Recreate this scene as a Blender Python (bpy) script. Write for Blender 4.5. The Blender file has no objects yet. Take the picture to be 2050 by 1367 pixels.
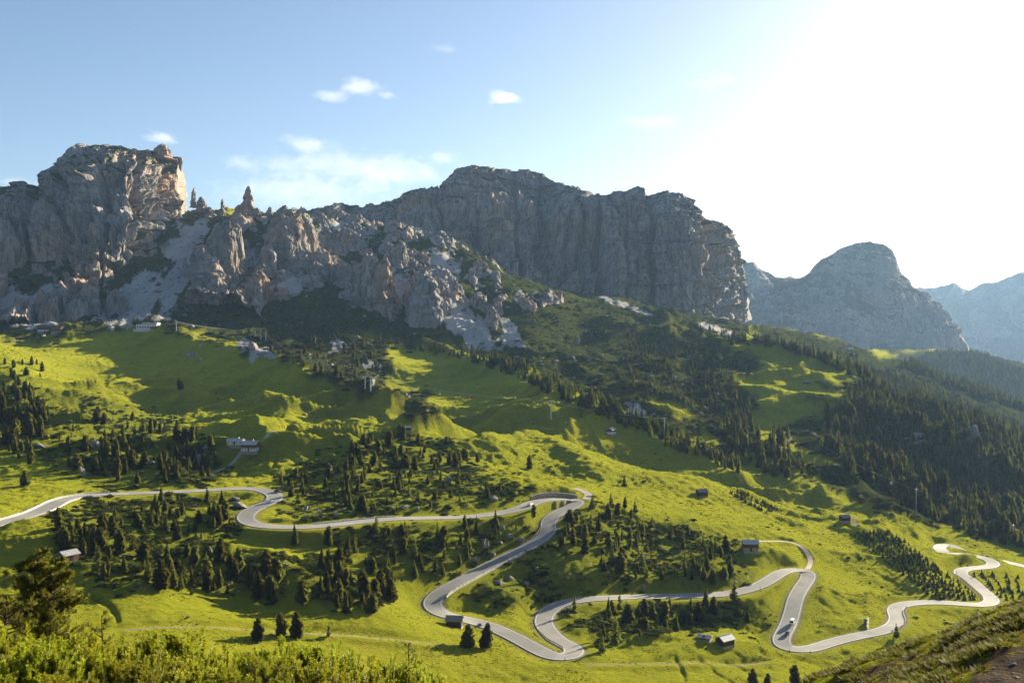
import bpy, bmesh, math, random
import numpy as np
from mathutils import Vector, Euler, Matrix

# ------------------------------------------------------------------ camera, sky, sun, exposure
scene = bpy.context.scene
col = scene.collection
FPX = 1993.0                      # focal length in photo pixels (35 mm on 36 mm)
CX, CY, HORIZON = 1025.0, 683.5, 640.0
PITCH = math.atan((CY - HORIZON) / FPX)
cam_d = bpy.data.cameras.new("camera"); cam_d.lens = 35; cam_d.sensor_width = 36
cam_d.clip_start = 0.2; cam_d.clip_end = 90000
cam = bpy.data.objects.new("camera", cam_d); col.objects.link(cam)
cam.location = (0, 0, 0); cam.rotation_euler = (math.pi / 2 - PITCH, 0, 0)
scene.camera = cam

SUN_AZ, SUN_EL = math.radians(43), math.radians(14.3)
sv = Vector((math.sin(SUN_AZ) * math.cos(SUN_EL), math.cos(SUN_AZ) * math.cos(SUN_EL), math.sin(SUN_EL)))
world = bpy.data.worlds.new("World"); scene.world = world; world.use_nodes = True
wn = world.node_tree.nodes; wl = world.node_tree.links; wn.clear()
sky = wn.new("ShaderNodeTexSky"); sky.sky_type = 'NISHITA'; sky.sun_disc = False
sky.sun_elevation = SUN_EL; sky.sun_rotation = SUN_AZ
sky.altitude = 2100; sky.air_density = 1.0; sky.dust_density = 6.0; sky.ozone_density = 2.0
bg = wn.new("ShaderNodeBackground"); bg.inputs[1].default_value = 0.05
wo = wn.new("ShaderNodeOutputWorld")
wl.new(sky.outputs[0], bg.inputs[0]); wl.new(bg.outputs[0], wo.inputs[0])
sun_d = bpy.data.lights.new("sun", 'SUN'); sun_d.energy = 5.0; sun_d.angle = math.radians(0.5)
sun_d.color = (1.0, 0.87, 0.62)
sun = bpy.data.objects.new("sun", sun_d); col.objects.link(sun)
sun.rotation_euler = sv.to_track_quat('Z', 'Y').to_euler()
vs = scene.view_settings
vs.view_transform = 'Standard'; vs.look = 'None'; vs.exposure = 1.85; vs.gamma = 1.0
scene.cycles.use_denoising = True; scene.cycles.adaptive_threshold = 0.004
scene.cycles.max_bounces = 5; scene.cycles.volume_bounces = 0; scene.cycles.diffuse_bounces = 1
scene.cycles.transparent_max_bounces = 6

rng = np.random.default_rng(7); random.seed(7)
S = 1.35                          # metres per survey unit of distance

# ------------------------------------------------------------------ noise
_perm = np.random.default_rng(11).permutation(256).astype(np.int32)
_perm = np.concatenate([_perm, _perm, _perm])
_g = np.random.default_rng(12).normal(size=(256, 3)); _g /= np.linalg.norm(_g, axis=1)[:, None]
_g = _g.astype(np.float32)
_a2 = np.random.default_rng(13).uniform(0, 2 * np.pi, 256)
_g2 = np.stack([np.cos(_a2), np.sin(_a2)], 1).astype(np.float32)

def _f(t): return t * t * t * (t * (t * 6 - 15) + 10)

def n2(x, y, seed=0):
    x = np.asarray(x, np.float64) + seed * 17.31; y = np.asarray(y, np.float64) - seed * 9.77
    xi = np.floor(x); yi = np.floor(y); fx = (x - xi).astype(np.float32); fy = (y - yi).astype(np.float32)
    xi = xi.astype(np.int64) & 255; yi = yi.astype(np.int64) & 255
    u, v = _f(fx), _f(fy)
    def c(dx, dy):
        h = _perm[_perm[(xi + dx) & 255] + ((yi + dy) & 255)] & 255
        g = _g2[h]
        return g[..., 0] * (fx - dx) + g[..., 1] * (fy - dy)
    a = c(0, 0); a = a + u * (c(1, 0) - a); b = c(0, 1); b = b + u * (c(1, 1) - b)
    return (a + v * (b - a)) * 1.5

def n3(x, y, z, seed=0):
    x = np.asarray(x, np.float64) + seed * 17.31; y = np.asarray(y, np.float64) - seed * 9.77; z = np.asarray(z, np.float64) + seed * 3.1
    xi = np.floor(x); yi = np.floor(y); zi = np.floor(z)
    fx = (x - xi).astype(np.float32); fy = (y - yi).astype(np.float32); fz = (z - zi).astype(np.float32)
    xi = xi.astype(np.int64) & 255; yi = yi.astype(np.int64) & 255; zi = zi.astype(np.int64) & 255
    u, v, w = _f(fx), _f(fy), _f(fz)
    def c(dx, dy, dz):
        h = _perm[_perm[_perm[(xi + dx) & 255] + ((yi + dy) & 255)] + ((zi + dz) & 255)] & 255
        g = _g[h]
        return g[..., 0] * (fx - dx) + g[..., 1] * (fy - dy) + g[..., 2] * (fz - dz)
    def pl(dz):
        a = c(0, 0, dz); a = a + u * (c(1, 0, dz) - a); b = c(0, 1, dz); b = b + u * (c(1, 1, dz) - b)
        return a + v * (b - a)
    a = pl(0)
    return (a + w * (pl(1) - a)) * 1.5

def sstep(a, b, x):
    t = np.clip((x - a) / (b - a), 0, 1); return t * t * (3 - 2 * t)

# ------------------------------------------------------------------ pixel <-> place
cP, sP = math.cos(PITCH), math.sin(PITCH)
def ray(px, py):
    """pixel -> (u = x/y, e = z/y) of its line of sight"""
    a = (np.asarray(px, float) - CX) / FPX; b = (CY - np.asarray(py, float)) / FPX
    y = cP + b * sP
    return a / y, (b * cP - sP) / y
def pix(x, y, z):
    d = y * cP - z * sP; v = y * sP + z * cP
    return CX + FPX * x / d, CY - FPX * v / d

# ------------------------------------------------------------------ materials
def new_mat(name):
    m = bpy.data.materials.new(name); m.use_nodes = True
    nt = m.node_tree; nt.nodes.clear()
    return m, nt
class NT:
    """tiny helper to write node trees"""
    def __init__(s, nt): s.nt = nt
    def n(s, typ, **kw):
        nd = s.nt.nodes.new(typ)
        for k, v in kw.items(): setattr(nd, k, v)
        return nd
    def link(s, a, b): s.nt.links.new(a, b)
    def setin(s, nd, k, v):
        if hasattr(v, 'is_output'): s.link(v, nd.inputs[k])
        else: nd.inputs[k].default_value = v
    def noise(s, scale, detail=4, rough=0.55, vec=None, stretch=None, dist=0.0, tilt=0.0):
        nd = s.n("ShaderNodeTexNoise"); nd.inputs['Scale'].default_value = scale
        nd.inputs['Detail'].default_value = detail; nd.inputs['Roughness'].default_value = rough
        nd.inputs['Distortion'].default_value = dist
        if vec is None: vec = s.geo().outputs['Position']
        if stretch is not None:
            mp = s.n("ShaderNodeMapping"); mp.inputs['Scale'].default_value = stretch; mp.inputs['Rotation'].default_value = (0, tilt, 0)
            s.link(vec, mp.inputs[0]); vec = mp.outputs[0]
        s.link(vec, nd.inputs['Vector'])
        return nd.outputs[0]
    def geo(s):
        if not hasattr(s, '_geo'): s._geo = s.n("ShaderNodeNewGeometry")
        return s._geo
    def ramp(s, fac, stops):
        r = s.n("ShaderNodeValToRGB"); s.link(fac, r.inputs[0])
        el = r.color_ramp.elements
        while len(el) < len(stops): el.new(0.5)
        for e, (p, c) in zip(el, stops):
            e.position = p; e.color = (c, c, c, 1) if not hasattr(c, '__len__') else (*c, 1)
        return r.outputs[0]
    def mix(s, fac, a, b, mode='MIX'):
        m = s.n("ShaderNodeMix", data_type='RGBA', blend_type=mode)
        s.setin(m, 0, fac)
        for k, v in ((6, a), (7, b)):
            if hasattr(v, 'is_output'): s.link(v, m.inputs[k])
            else: m.inputs[k].default_value = (*v, 1)
        return m.outputs[2]
    def math(s, op, a, b=0.0, clamp=False):
        m = s.n("ShaderNodeMath", operation=op); m.use_clamp = clamp
        s.setin(m, 0, a); s.setin(m, 1, b); return m.outputs[0]
    def attr(s, name):
        a = s.n("ShaderNodeAttribute"); a.attribute_name = name; return a.outputs['Fac']
    def bump(s, h, strength, dist):
        b = s.n("ShaderNodeBump"); b.inputs['Strength'].default_value = strength; b.inputs['Distance'].default_value = dist
        s.link(h, b.inputs['Height']); return b.outputs[0]
    def out(s, colr, rough=0.9, normal=None, spec=0.2, metal=0.0, sheen=0.0, sheen_tint=None, transl=0.0):
        p = s.n("ShaderNodeBsdfPrincipled")
        if hasattr(colr, 'is_output'): s.link(colr, p.inputs['Base Color'])
        else: p.inputs['Base Color'].default_value = (*colr, 1)
        s.setin(p, 'Roughness', rough); p.inputs['Specular IOR Level'].default_value = spec
        p.inputs['Metallic'].default_value = metal
        if hasattr(sheen, 'is_output') or sheen:
            s.setin(p, 'Sheen Weight', sheen); p.inputs['Sheen Roughness'].default_value = 0.5
            if sheen_tint: p.inputs['Sheen Tint'].default_value = (*sheen_tint, 1)
        if normal is not None: s.link(normal, p.inputs['Normal'])
        o = s.n("ShaderNodeOutputMaterial"); sh = p.outputs[0]
        if transl:
            t = s.n("ShaderNodeBsdfTranslucent")
            if hasattr(colr, 'is_output'): s.link(colr, t.inputs[0])
            else: t.inputs[0].default_value = (*colr, 1)
            mx = s.n("ShaderNodeMixShader"); mx.inputs[0].default_value = transl
            s.link(sh, mx.inputs[1]); s.link(t.outputs[0], mx.inputs[2]); sh = mx.outputs[0]
        s.link(sh, o.inputs[0])

def simple_mat(name, c, rough=0.8, spec=0.3, metal=0.0, var=0.25, scale=3.0, bump=0.0, transl=0.0, objvar=0.0, stretch=None, c2=None):
    m, nt = new_mat(name); t = NT(nt)
    tc = t.n("ShaderNodeTexCoord").outputs['Object']
    nz = t.noise(scale, 5, 0.6, vec=tc, stretch=stretch)
    lo = tuple(v * (1 - var) for v in c); hi = c2 if c2 else tuple(min(1, v * (1 + var)) for v in c)
    colr = t.mix(t.ramp(nz, [(0.3, 0.0), (0.7, 1.0)]), lo, hi)
    if objvar:
        oi = t.n("ShaderNodeObjectInfo").outputs['Random']
        hs = t.n("ShaderNodeHueSaturation")
        t.link(t.math('ADD', t.math('MULTIPLY', oi, 2 * objvar), 1 - objvar), hs.inputs['Value'])
        t.link(t.math('ADD', t.math('MULTIPLY', oi, 0.03), 0.485), hs.inputs['Hue'])
        t.link(colr, hs.inputs['Color']); colr = hs.outputs[0]
    nrm = t.bump(nz, bump, 0.05) if bump else None
    t.out(colr, rough, nrm, spec, metal, transl=transl)
    return m

# ------------------------------------------------------------------ objects
def mesh_np(name, V, F, smooth=False):
    """V (n,3); F (m,3) or (m,4) int array"""
    V = np.ascontiguousarray(V, np.float32); F = np.ascontiguousarray(F, np.int32)
    me = bpy.data.meshes.new(name); k = F.shape[1]
    me.vertices.add(len(V)); me.vertices.foreach_set('co', V.ravel())
    me.loops.add(F.size); me.loops.foreach_set('vertex_index', F.ravel())
    me.polygons.add(len(F)); me.polygons.foreach_set('loop_start', np.arange(0, F.size, k, dtype=np.int32))
    me.polygons.foreach_set('loop_total', np.full(len(F), k, np.int32))
    me.polygons.foreach_set('use_smooth', np.full(len(F), bool(smooth)))
    me.update(calc_edges=True)
    return me
def add_attr(me, name, arr):
    a = me.attributes.new(name, 'FLOAT', 'POINT'); a.data.foreach_set('value', np.ascontiguousarray(arr, np.float32))
def link(name, me, mat=None, parent=None, loc=(0, 0, 0), rot=(0, 0, 0), scl=(1, 1, 1)):
    o = bpy.data.objects.new(name, me); col.objects.link(o)
    if mat is not None and me is not None and not me.materials: me.materials.append(mat)
    o.location = loc; o.rotation_euler = rot; o.scale = scl
    if parent: o.parent = parent
    return o
def tag(o, label=None, cat=None, group=None, kind=None):
    if label: o['label'] = label
    if cat: o['category'] = cat
    if group: o['group'] = group
    if kind: o['kind'] = kind
    return o
def grid_faces(nv, nu):
    i = np.arange(nv - 1)[:, None] * nu + np.arange(nu - 1)[None]
    return np.stack([i, i + 1, i + nu + 1, i + nu], -1).reshape(-1, 4)

# ------------------------------------------------------------------ terrain survey: pixel, row, distance (survey units)
CTRL = """
-300 1255 215; 0 1290 205; 200 1290 215; 400 1290 225; 600 1300 240; 800 1330 255; 1000 1367 262; 1200 1367 270; 1400 1367 280; 1550 1367 288; 1800 1400 290; 2050 1400 295; 2400 1420 300
1140 1315 281; 1090 1240 322; 1300 1195 356; 1500 1180 370; 1610 1140 406; 1600 1300 328; 1590 1225 360; 1400 1280 320; 860 1200 318; 1000 1270 300; 1000 1100 360; 1100 1050 384; 1150 1000 415; 1040 1015 392; 850 1038 362; 640 1055 335; 490 1030 345; 540 985 378; 350 982 372; 200 990 352; 80 1020 318; 0 1045 295; -300 1080 270
640 1130 300; 400 1150 285; 640 1200 275; 200 1150 258; 0 1150 252; 1300 1100 400; 1250 1110 380; 1200 1160 352; 1100 1150 350; 1000 1195 330; 930 1215 319; 1050 1200 338; 1400 1100 405; 1500 1095 420; 780 1110 330
1250 980 450; 1400 1000 475; 1550 1040 470; 1700 1050 490; 1700 1150 420; 1800 1130 440; 1950 1080 550; 1890 1095 526; 1985 1125 481; 1920 1145 454; 1980 1205 399; 1800 1225 375; 2050 1150 480; 2050 1230 400; 1780 1260 350; 2400 1300 400; 2400 1150 600
0 930 400; 200 900 430; 500 900 470; 750 950 440; 850 870 520; 950 940 480; 1050 960 455; -300 930 400
0 830 520; 100 760 620; 0 710 720; 0 688 800; 150 668 850; 300 657 860; 400 675 835; 480 715 785; 620 768 705; 760 812 640; 860 860 570; -300 700 780
300 830 640; 300 790 705; 300 750 755; 300 700 812; 180 790 640; 420 810 655; 450 760 735; 560 820 620; 600 800 655; 700 840 590; 400 850 560
300 646 980; 500 705 880; 560 692 900; 700 740 800; 720 700 900; 620 645 1030; 800 690 960; 900 700 980; 900 780 800; 950 830 680; 1050 800 740; 1050 720 930; 1103 850 640; 1222 865 650; 1200 930 530; 1100 780 790; 1350 930 600; 1500 980 600; 1350 800 800; 1300 700 1080; 1300 620 1330; 1500 870 780; 1600 770 930; 1650 810 860; 1560 700 1080; 1450 690 1150; 1700 747 1040; 1600 735 1000; 1850 830 950; 1950 850 930; 1950 950 800; 1850 950 760; 1700 900 720; 1750 1000 620; 1900 1040 640; 2050 950 850; 2050 1060 650; 2050 880 1000; 2400 1050 900
1560 712 1300; 1700 770 1300; 1850 850 1200; 2050 910 1250; 1740 705 1750; 1600 665 1850; 1900 765 1650; 2050 835 1500; 2400 900 1600; 1740 740 2200; 1900 800 2200; 2050 860 2200
1860 702 2900; 1930 702 2900; 2050 748 2700; 2400 800 2800; 1900 790 3500; 2400 850 3800
0 655 980; 100 650 990; 100 600 1060; 0 590 1070; -300 650 1000; 420 440 1370; 375 450 1320; 340 520 1190; 300 600 1045; 200 645 985; 200 590 1070; 450 520 1230; 550 470 1310; 600 590 1090; 700 500 1290; 700 600 1095; 850 520 1280; 850 620 1085; 1000 600 1140; 1000 680 1010; 1150 600 1290; 1150 680 1080; 600 435 1400; 480 640 1000; 480 580 1100; 900 480 1380; 1050 560 1280; 450 432 1400; 700 450 1390; 770 560 1180; 1300 610 1540; 1300 640 1800; 1200 594 1480; 1200 620 1800; 1400 647 1480; 1400 670 1800; 1000 560 1430; 1000 585 1800; 1100 579 1440; 1100 600 1800; 1480 645 1560; 1500 665 1800
-300 600 2400; 0 600 2500; 500 600 2400; 1000 600 2600; 1300 630 2300; 1500 660 2400; 1600 700 2900; 0 800 5000; 1000 800 5000; 2000 850 5000; -300 800 5000; 2400 850 5000
""".replace('\n', ';')
CTRL = [tuple(map(float, c.split())) for c in CTRL.split(';') if c.strip()]
CTRL = [(a, b, c * S) for a, b, c in CTRL]
NEAR = """
-300 1500 2; 0 1500 2; 500 1500 2; 1000 1500 2; 1500 1500 2; 2050 1500 2; 2400 1500 2
-300 1415 15; 0 1430 15; 350 1430 15; 700 1450 15; 1000 1530 15; 1400 1520 15; 1700 1480 15; 2050 1430 15; 2400 1380 15
-300 1400 30; 0 1410 30; 350 1415 30; 700 1435 30; 1000 1540 30; 1400 1520 30; 1600 1440 33; 1850 1375 33; 2050 1345 33; 2400 1270 33
1630 1362 50; 1720 1333 53; 1850 1295 57; 1950 1268 61; 2050 1245 66; 2200 1210 75; 2400 1180 80; 1560 1420 46
1560 1490 60; 1630 1440 66; 1720 1420 70; 1850 1400 76; 1950 1390 82; 2050 1380 90; 2400 1350 110
-300 1420 55; 0 1425 55; 350 1430 55; 700 1460 55; 1000 1560 60; 1400 1570 70
-300 1370 120; 0 1390 120; 350 1400 120; 700 1440 120; 1000 1530 130; 1300 1520 150; 1600 1500 150; 1850 1470 150; 2050 1450 160; 2400 1430 170
"""
CTRL += [tuple(map(float, c.split())) for c in NEAR.replace('\n', ';').split(';') if c.strip()]
C = np.array(CTRL)
cu, ce = ray(C[:, 0], C[:, 1]); cl = np.log(C[:, 2])
def tps_fit(u, l, e, lam=2e-4):
    n = len(u); d2 = (u[:, None] - u) ** 2 + (l[:, None] - l) ** 2
    K = np.where(d2 > 0, 0.5 * d2 * np.log(d2 + 1e-12), 0) + lam * np.eye(n)
    P = np.stack([np.ones(n), u, l], 1)
    A = np.block([[K, P], [P.T, np.zeros((3, 3))]])
    return np.linalg.solve(A, np.concatenate([e, np.zeros(3)]))
_w = tps_fit(cu, cl, ce)
def tps(u, l):
    out = _w[-3] + _w[-2] * u + _w[-1] * l
    for i in range(len(cu)):
        d2 = (u - cu[i]) ** 2 + (l - cl[i]) ** 2
        out += (0.5 * _w[i]) * d2 * np.log(d2 + 1e-12)
    return out

# the sheet: columns in x/y, rows in distance
gu = np.concatenate([np.linspace(-1.0, -0.55, 30, endpoint=False), np.linspace(-0.55, 0.55, 701), np.linspace(0.55, 1.0, 31)[1:]])
def seg(a, b, n): return np.linspace(math.log(a), math.log(b), n, endpoint=False)
gl = np.concatenate([seg(1.6, 28, 40), seg(28, 100, 90), seg(100, 270, 40), seg(270, 420, 130), seg(420, 620, 160), seg(620, 950, 140), seg(950, 1500, 150), seg(1500, 2500, 90), seg(2500, 6000, 50), seg(6000, 14500, 16)])
NU, NV = len(gu), len(gl)
# coarse thin plate, then cubic-free linear upsampling on a 3x grid keeps this quick
_cu = np.linspace(-1.0, 1.0, 260); _cl = np.linspace(gl[0], gl[-1], 330)
_E = tps(_cu[None, :] + np.zeros((330, 1)), _cl[:, None] + np.zeros((1, 260)))
def bilerp(A, a0, a1, rows, cols):
    r = np.clip((rows - a0[0]) / (a0[-1] - a0[0]) * (len(a0) - 1), 0, len(a0) - 1.001)
    c = np.clip((cols - a1[0]) / (a1[-1] - a1[0]) * (len(a1) - 1), 0, len(a1) - 1.001)
    r0 = r.astype(int); c0 = c.astype(int); fr = r - r0; fc = c - c0
    return (A[r0, c0] * (1 - fr) * (1 - fc) + A[r0, c0 + 1] * (1 - fr) * fc + A[r0 + 1, c0] * fr * (1 - fc) + A[r0 + 1, c0 + 1] * fr * fc)
def cubic_up(A, a0, new):
    """Catmull-Rom along axis 0"""
    r = np.clip((new - a0[0]) / (a0[-1] - a0[0]) * (len(a0) - 1), 0, len(a0) - 1.001)
    i = r.astype(int); t = (r - i)[:, None]; n = len(a0) - 1
    p0, p1, p2, p3 = A[np.maximum(i - 1, 0)], A[i], A[np.minimum(i + 1, n)], A[np.minimum(i + 2, n)]
    return p1 + 0.5 * t * (p2 - p0 + t * (2 * p0 - 5 * p1 + 4 * p2 - p3 + t * (3 * (p1 - p2) + p3 - p0)))
E0 = cubic_up(cubic_up(_E, _cl, gl).T, _cu, gu).T            # smooth survey surface, e = z/y
GY = np.exp(gl)[:, None] + np.zeros((1, NU)); GX = gu[None, :] * GY
far = sstep(3300 * S, 5200 * S, GY)
E0 = E0 * (1 - far) + far * (-520.0 / GY)
Z0 = E0 * GY

def grid_at(A, x, y):
    """value of a grid array at places x,y"""
    u = x / y; l = np.log(y)
    r = np.interp(l, gl, np.arange(NV)); c = np.interp(u, gu, np.arange(NU))
    r0 = np.clip(r.astype(int), 0, NV - 2); c0 = np.clip(c.astype(int), 0, NU - 2); fr = r - r0; fc = c - c0
    return (A[r0, c0] * (1 - fr) * (1 - fc) + A[r0, c0 + 1] * (1 - fr) * fc + A[r0 + 1, c0] * fr * (1 - fc) + A[r0 + 1, c0 + 1] * fr * fc)
def hit(px, py, Z, ymin=150.0, ymax=6000.0):
    """first ground point seen at a pixel"""
    u, e = ray(px, py); u = np.atleast_1d(u); e = np.atleast_1d(e)
    out = np.full((len(u), 3), np.nan)
    i0 = np.searchsorted(gl, math.log(ymin)); i1 = np.searchsorted(gl, math.log(ymax))
    yy = np.exp(gl[i0:i1])
    for k in range(len(u)):
        c = np.interp(u[k], gu, np.arange(NU)); c0 = min(int(c), NU - 2); fc = c - c0
        ec = (Z[i0:i1, c0] * (1 - fc) + Z[i0:i1, c0 + 1] * fc) / yy
        j = np.argmax(ec >= e[k])
        if ec[j] < e[k]: continue
        if j == 0: y = yy[0]
        else:
            t = (e[k] - ec[j - 1]) / (ec[j] - ec[j - 1] + 1e-12); y = yy[j - 1] * (1 - t) + yy[j] * t
        out[k] = (u[k] * y, y, e[k] * y)
    return out

# soft polygons drawn on the map (given by what one sees from the view point)
PXg, PYg = pix(GX, GY, Z0)
def poly_mask(poly, X, Y, soft=6.0, warp=0.0, wscale=40.0, seed=0):
    P = np.array(poly, float)
    x = X; y = Y
    if warp:
        x = X + warp * n2(X / wscale, Y / wscale, seed + 3) + 0.5 * warp * n2(X / wscale * 2.7, Y / wscale * 2.7, seed + 5)
        y = Y + 0.6 * warp * n2(X / wscale, Y / wscale, seed + 4) + 0.3 * warp * n2(X / wscale * 2.7, Y / wscale * 2.7, seed + 6)
    m = (x > P[:, 0].min() - 3 * soft) & (x < P[:, 0].max() + 3 * soft) & (y > P[:, 1].min() - 3 * soft) & (y < P[:, 1].max() + 3 * soft)
    out = np.zeros(X.shape, np.float32)
    if not m.any(): return out
    xs = x[m]; ys = y[m]; ins = np.zeros(xs.shape, bool); dmin = np.full(xs.shape, 1e9)
    for (x0, y0), (x1, y1) in zip(P, np.roll(P, -1, 0)):
        cnd = ((y0 > ys) != (y1 > ys)) & (xs < (x1 - x0) * (ys - y0) / (y1 - y0 + 1e-9) + x0); ins ^= cnd
        t = np.clip(((xs - x0) * (x1 - x0) + (ys - y0) * (y1 - y0)) / ((x1 - x0) ** 2 + (y1 - y0) ** 2 + 1e-9), 0, 1)
        dmin = np.minimum(dmin, np.hypot(xs - x0 - t * (x1 - x0), ys - y0 - t * (y1 - y0)))
    sd = np.where(ins, dmin, -dmin)
    out[m] = sstep(-soft, soft, sd)
    return out

# ------------------------------------------------------------------ relief of the meadows
def hump(Z, px, py, L, W, ang, h):
    """elongated mound or hollow, sizes in metres, ang = direction of its long axis on the map"""
    p = hit(px, py, Z0)[0]
    if np.isnan(p[0]): return
    dx = GX - p[0]; dy = GY - p[1]; a = math.radians(ang)
    s = (dx * math.cos(a) + dy * math.sin(a)) / L; t = (-dx * math.sin(a) + dy * math.cos(a)) / W
    Z += h * np.exp(-(s * s + t * t))
zone_mid = sstep(470, 620, GY)
zone_far = sstep(1500, 2200, GY)
zone_near = 1 - sstep(150, 300, GY)
amp = (0.6 + 1.05 * zone_mid) * (1 - zone_far * 0.2) * (1 - zone_near)
wx = GX + 14 * n2(GX / 90, GY / 90, 21); wy = GY + 14 * n2(GX / 90, GY / 90, 22)
patch = np.clip(0.75 + 1.3 * n2(GX / 210, GY / 260, 23), 0.15, 1.7)
rdg = (1 - np.minimum(1, np.abs(n2((wx * 0.8 + wy * 0.6) / 170, (wy * 0.8 - wx * 0.6) / 62, 24)) * 2.2)) ** 2
und = 5.5 * n2(wx / 95, wy / 120, 1) + 6.5 * (rdg - 0.35) * patch + 4.0 * patch * n2(wx / 42, wy / 52, 2) + 3.0 * (patch - 0.4) * np.abs(n2(wx / 20, wy / 22, 3)) + 0.45 * n2(GX / 9, GY / 9, 4) 
smooth_meadow = np.zeros(GX.shape, np.float32)
for pl in ([(1160, 975), (1400, 1010), (1700, 1060), (1800, 1120), (1700, 1250), (1620, 1150), (1500, 1080), (1250, 1020)],
           [(150, 1180), (600, 1230), (900, 1280), (1300, 1330), (1620, 1330), (1560, 1380), (100, 1380)],
           [(0, 690), (160, 670), (240, 700), (130, 800), (0, 780)], [(1840, 1075), (2080, 1100), (2080, 1240), (1850, 1225)]):
    smooth_meadow = np.maximum(smooth_meadow, poly_mask(pl, PXg, PYg, 40))
und *= amp * (1 - 0.68 * smooth_meadow)
micro = (0.50 * n2(GX / 5.2, GY / 5.2, 25) + 0.34 * np.abs(n2(GX / 3.0, GY / 3.4, 29)) + 0.16 * n2(GX / 1.9, GY / 2.2, 30)) * (1 - zone_near) * (1 - 0.4 * smooth_meadow) * (1 + 0.8 * zone_mid)
near_r = 0.28 * n2(GX / 2.2, GY / 2.2, 5) + 0.10 * n2(GX / 0.7, GY / 0.7, 6) + 0.8 * n2(GX / 9, GY / 9, 7)
Z1 = Z0 + und + micro + near_r * zone_near * sstep(3, 12, GY)
# the larger mounds, hollows and ridges that throw the evening shadows
HUMPS = [  # px, py, half length, half width, direction of the long axis (deg), height
    (380, 668, 120, 26, -20, 7), (480, 712, 70, 24, -35, 6), (590, 755, 70, 26, -40, 7), (700, 795, 60, 24, -35, 5),
    (420, 838, 45, 18, 0, 6), (560, 835, 30, 14, 40, 5), (480, 850, 26, 12, 60, -4), (640, 800, 28, 14, 70, -6), (690, 820, 30, 16, 80, -5),
    (930, 760, 80, 40, 60, -9), (900, 712, 60, 20, -40, 6), (1000, 745, 80, 18, -50, 8), (1080, 790, 60, 18, -50, 5), (940, 800, 50, 30, 40, -7),
    (1130, 880, 90, 30, -30, -8), (1180, 830, 90, 18, -38, 6), (1050, 870, 40, 12, 60, 5), (1280, 880, 90, 18, -38, 7), (1300, 925, 80, 26, -35, -7),
    (1430, 940, 90, 16, -35, 6), (1560, 1010, 80, 14, -35, 4), (1600, 720, 120, 22, -35, 14), (1520, 745, 80, 34, -30, -9), (1650, 775, 60, 18, -30, 8), (1610, 800, 60, 20, -20, 8), (1600, 830, 80, 40, -20, -9),
    (850, 920, 40, 16, 20, 5), (980, 950, 40, 14, -10, 4), (1450, 1240, 40, 18, 10, -3),
    (1000, 1190, 40, 14, -10, 3.5), (1870, 890, 120, 30, -40, 22), (1820, 930, 70, 40, -30, -14), (600, 1080, 50, 20, -10, -4), (750, 1240, 60, 22, -15, 2.5),
    (1640, 885, 80, 18, -30, 8), (1450, 850, 70, 18, -40, 7)]
for h_ in HUMPS: hump(Z1, *h_)
RIDGES = [  # path, height, half width
    ([(340, 664), (420, 690), (500, 725), (590, 758), (700, 798), (790, 832), (860, 868)], 8, 24),
    ([(850, 698), (930, 718), (1000, 745), (1080, 785), (1160, 815), (1250, 850), (1350, 888), (1450, 930)], 9, 24),
    ([(780, 735), (850, 790), (920, 840), (990, 868)], -9, 42), ([(1190, 885), (1290, 915), (1420, 948)], -7, 28),
    ([(1120, 895), (1200, 945), (1320, 962), (1450, 988), (1560, 1022), (1650, 1046)], 4.5, 16), ([(1090, 800), (1120, 850), (1170, 900)], 6, 16),
    ([(1480, 690), (1560, 706), (1640, 728), (1720, 752)], 8, 28), ([(1540, 752), (1600, 770), (1680, 790)], 8, 18), ([(1530, 818), (1600, 805), (1680, 815)], 8, 18), ([(400, 842), (470, 846), (520, 858)], 5, 16), ([(540, 815), (560, 840), (590, 862)], 5, 14)]
for pth, h_, w_ in RIDGES:
    a = np.array(pth, float); q = hit(a[:, 0], a[:, 1], Z0); q = q[~np.isnan(q[:, 0])]
    best = np.full(GX.shape, 1e9)
    t_ = np.linspace(0, 1, 60); k_ = np.linspace(0, 1, len(q)); qx = np.interp(t_, k_, q[:, 0]); qy = np.interp(t_, k_, q[:, 1])
    near = (GX > qx.min() - 4 * w_) & (GX < qx.max() + 4 * w_) & (GY > qy.min() - 4 * w_) & (GY < qy.max() + 4 * w_)
    gx_, gy_ = GX[near], GY[near]; b_ = np.full(gx_.shape, 1e9)
    for k in range(len(qx)): b_ = np.minimum(b_, (gx_ - qx[k]) ** 2 + (gy_ - qy[k]) ** 2)
    b_ = np.sqrt(b_) + 5 * n2(gx_ / 30, gy_ / 30, 27)
    Z1[near] += h_ * np.exp(-(b_ / w_) ** 2) * (0.8 + 0.5 * n2(gx_ / 60, gy_ / 60, 28))

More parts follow.
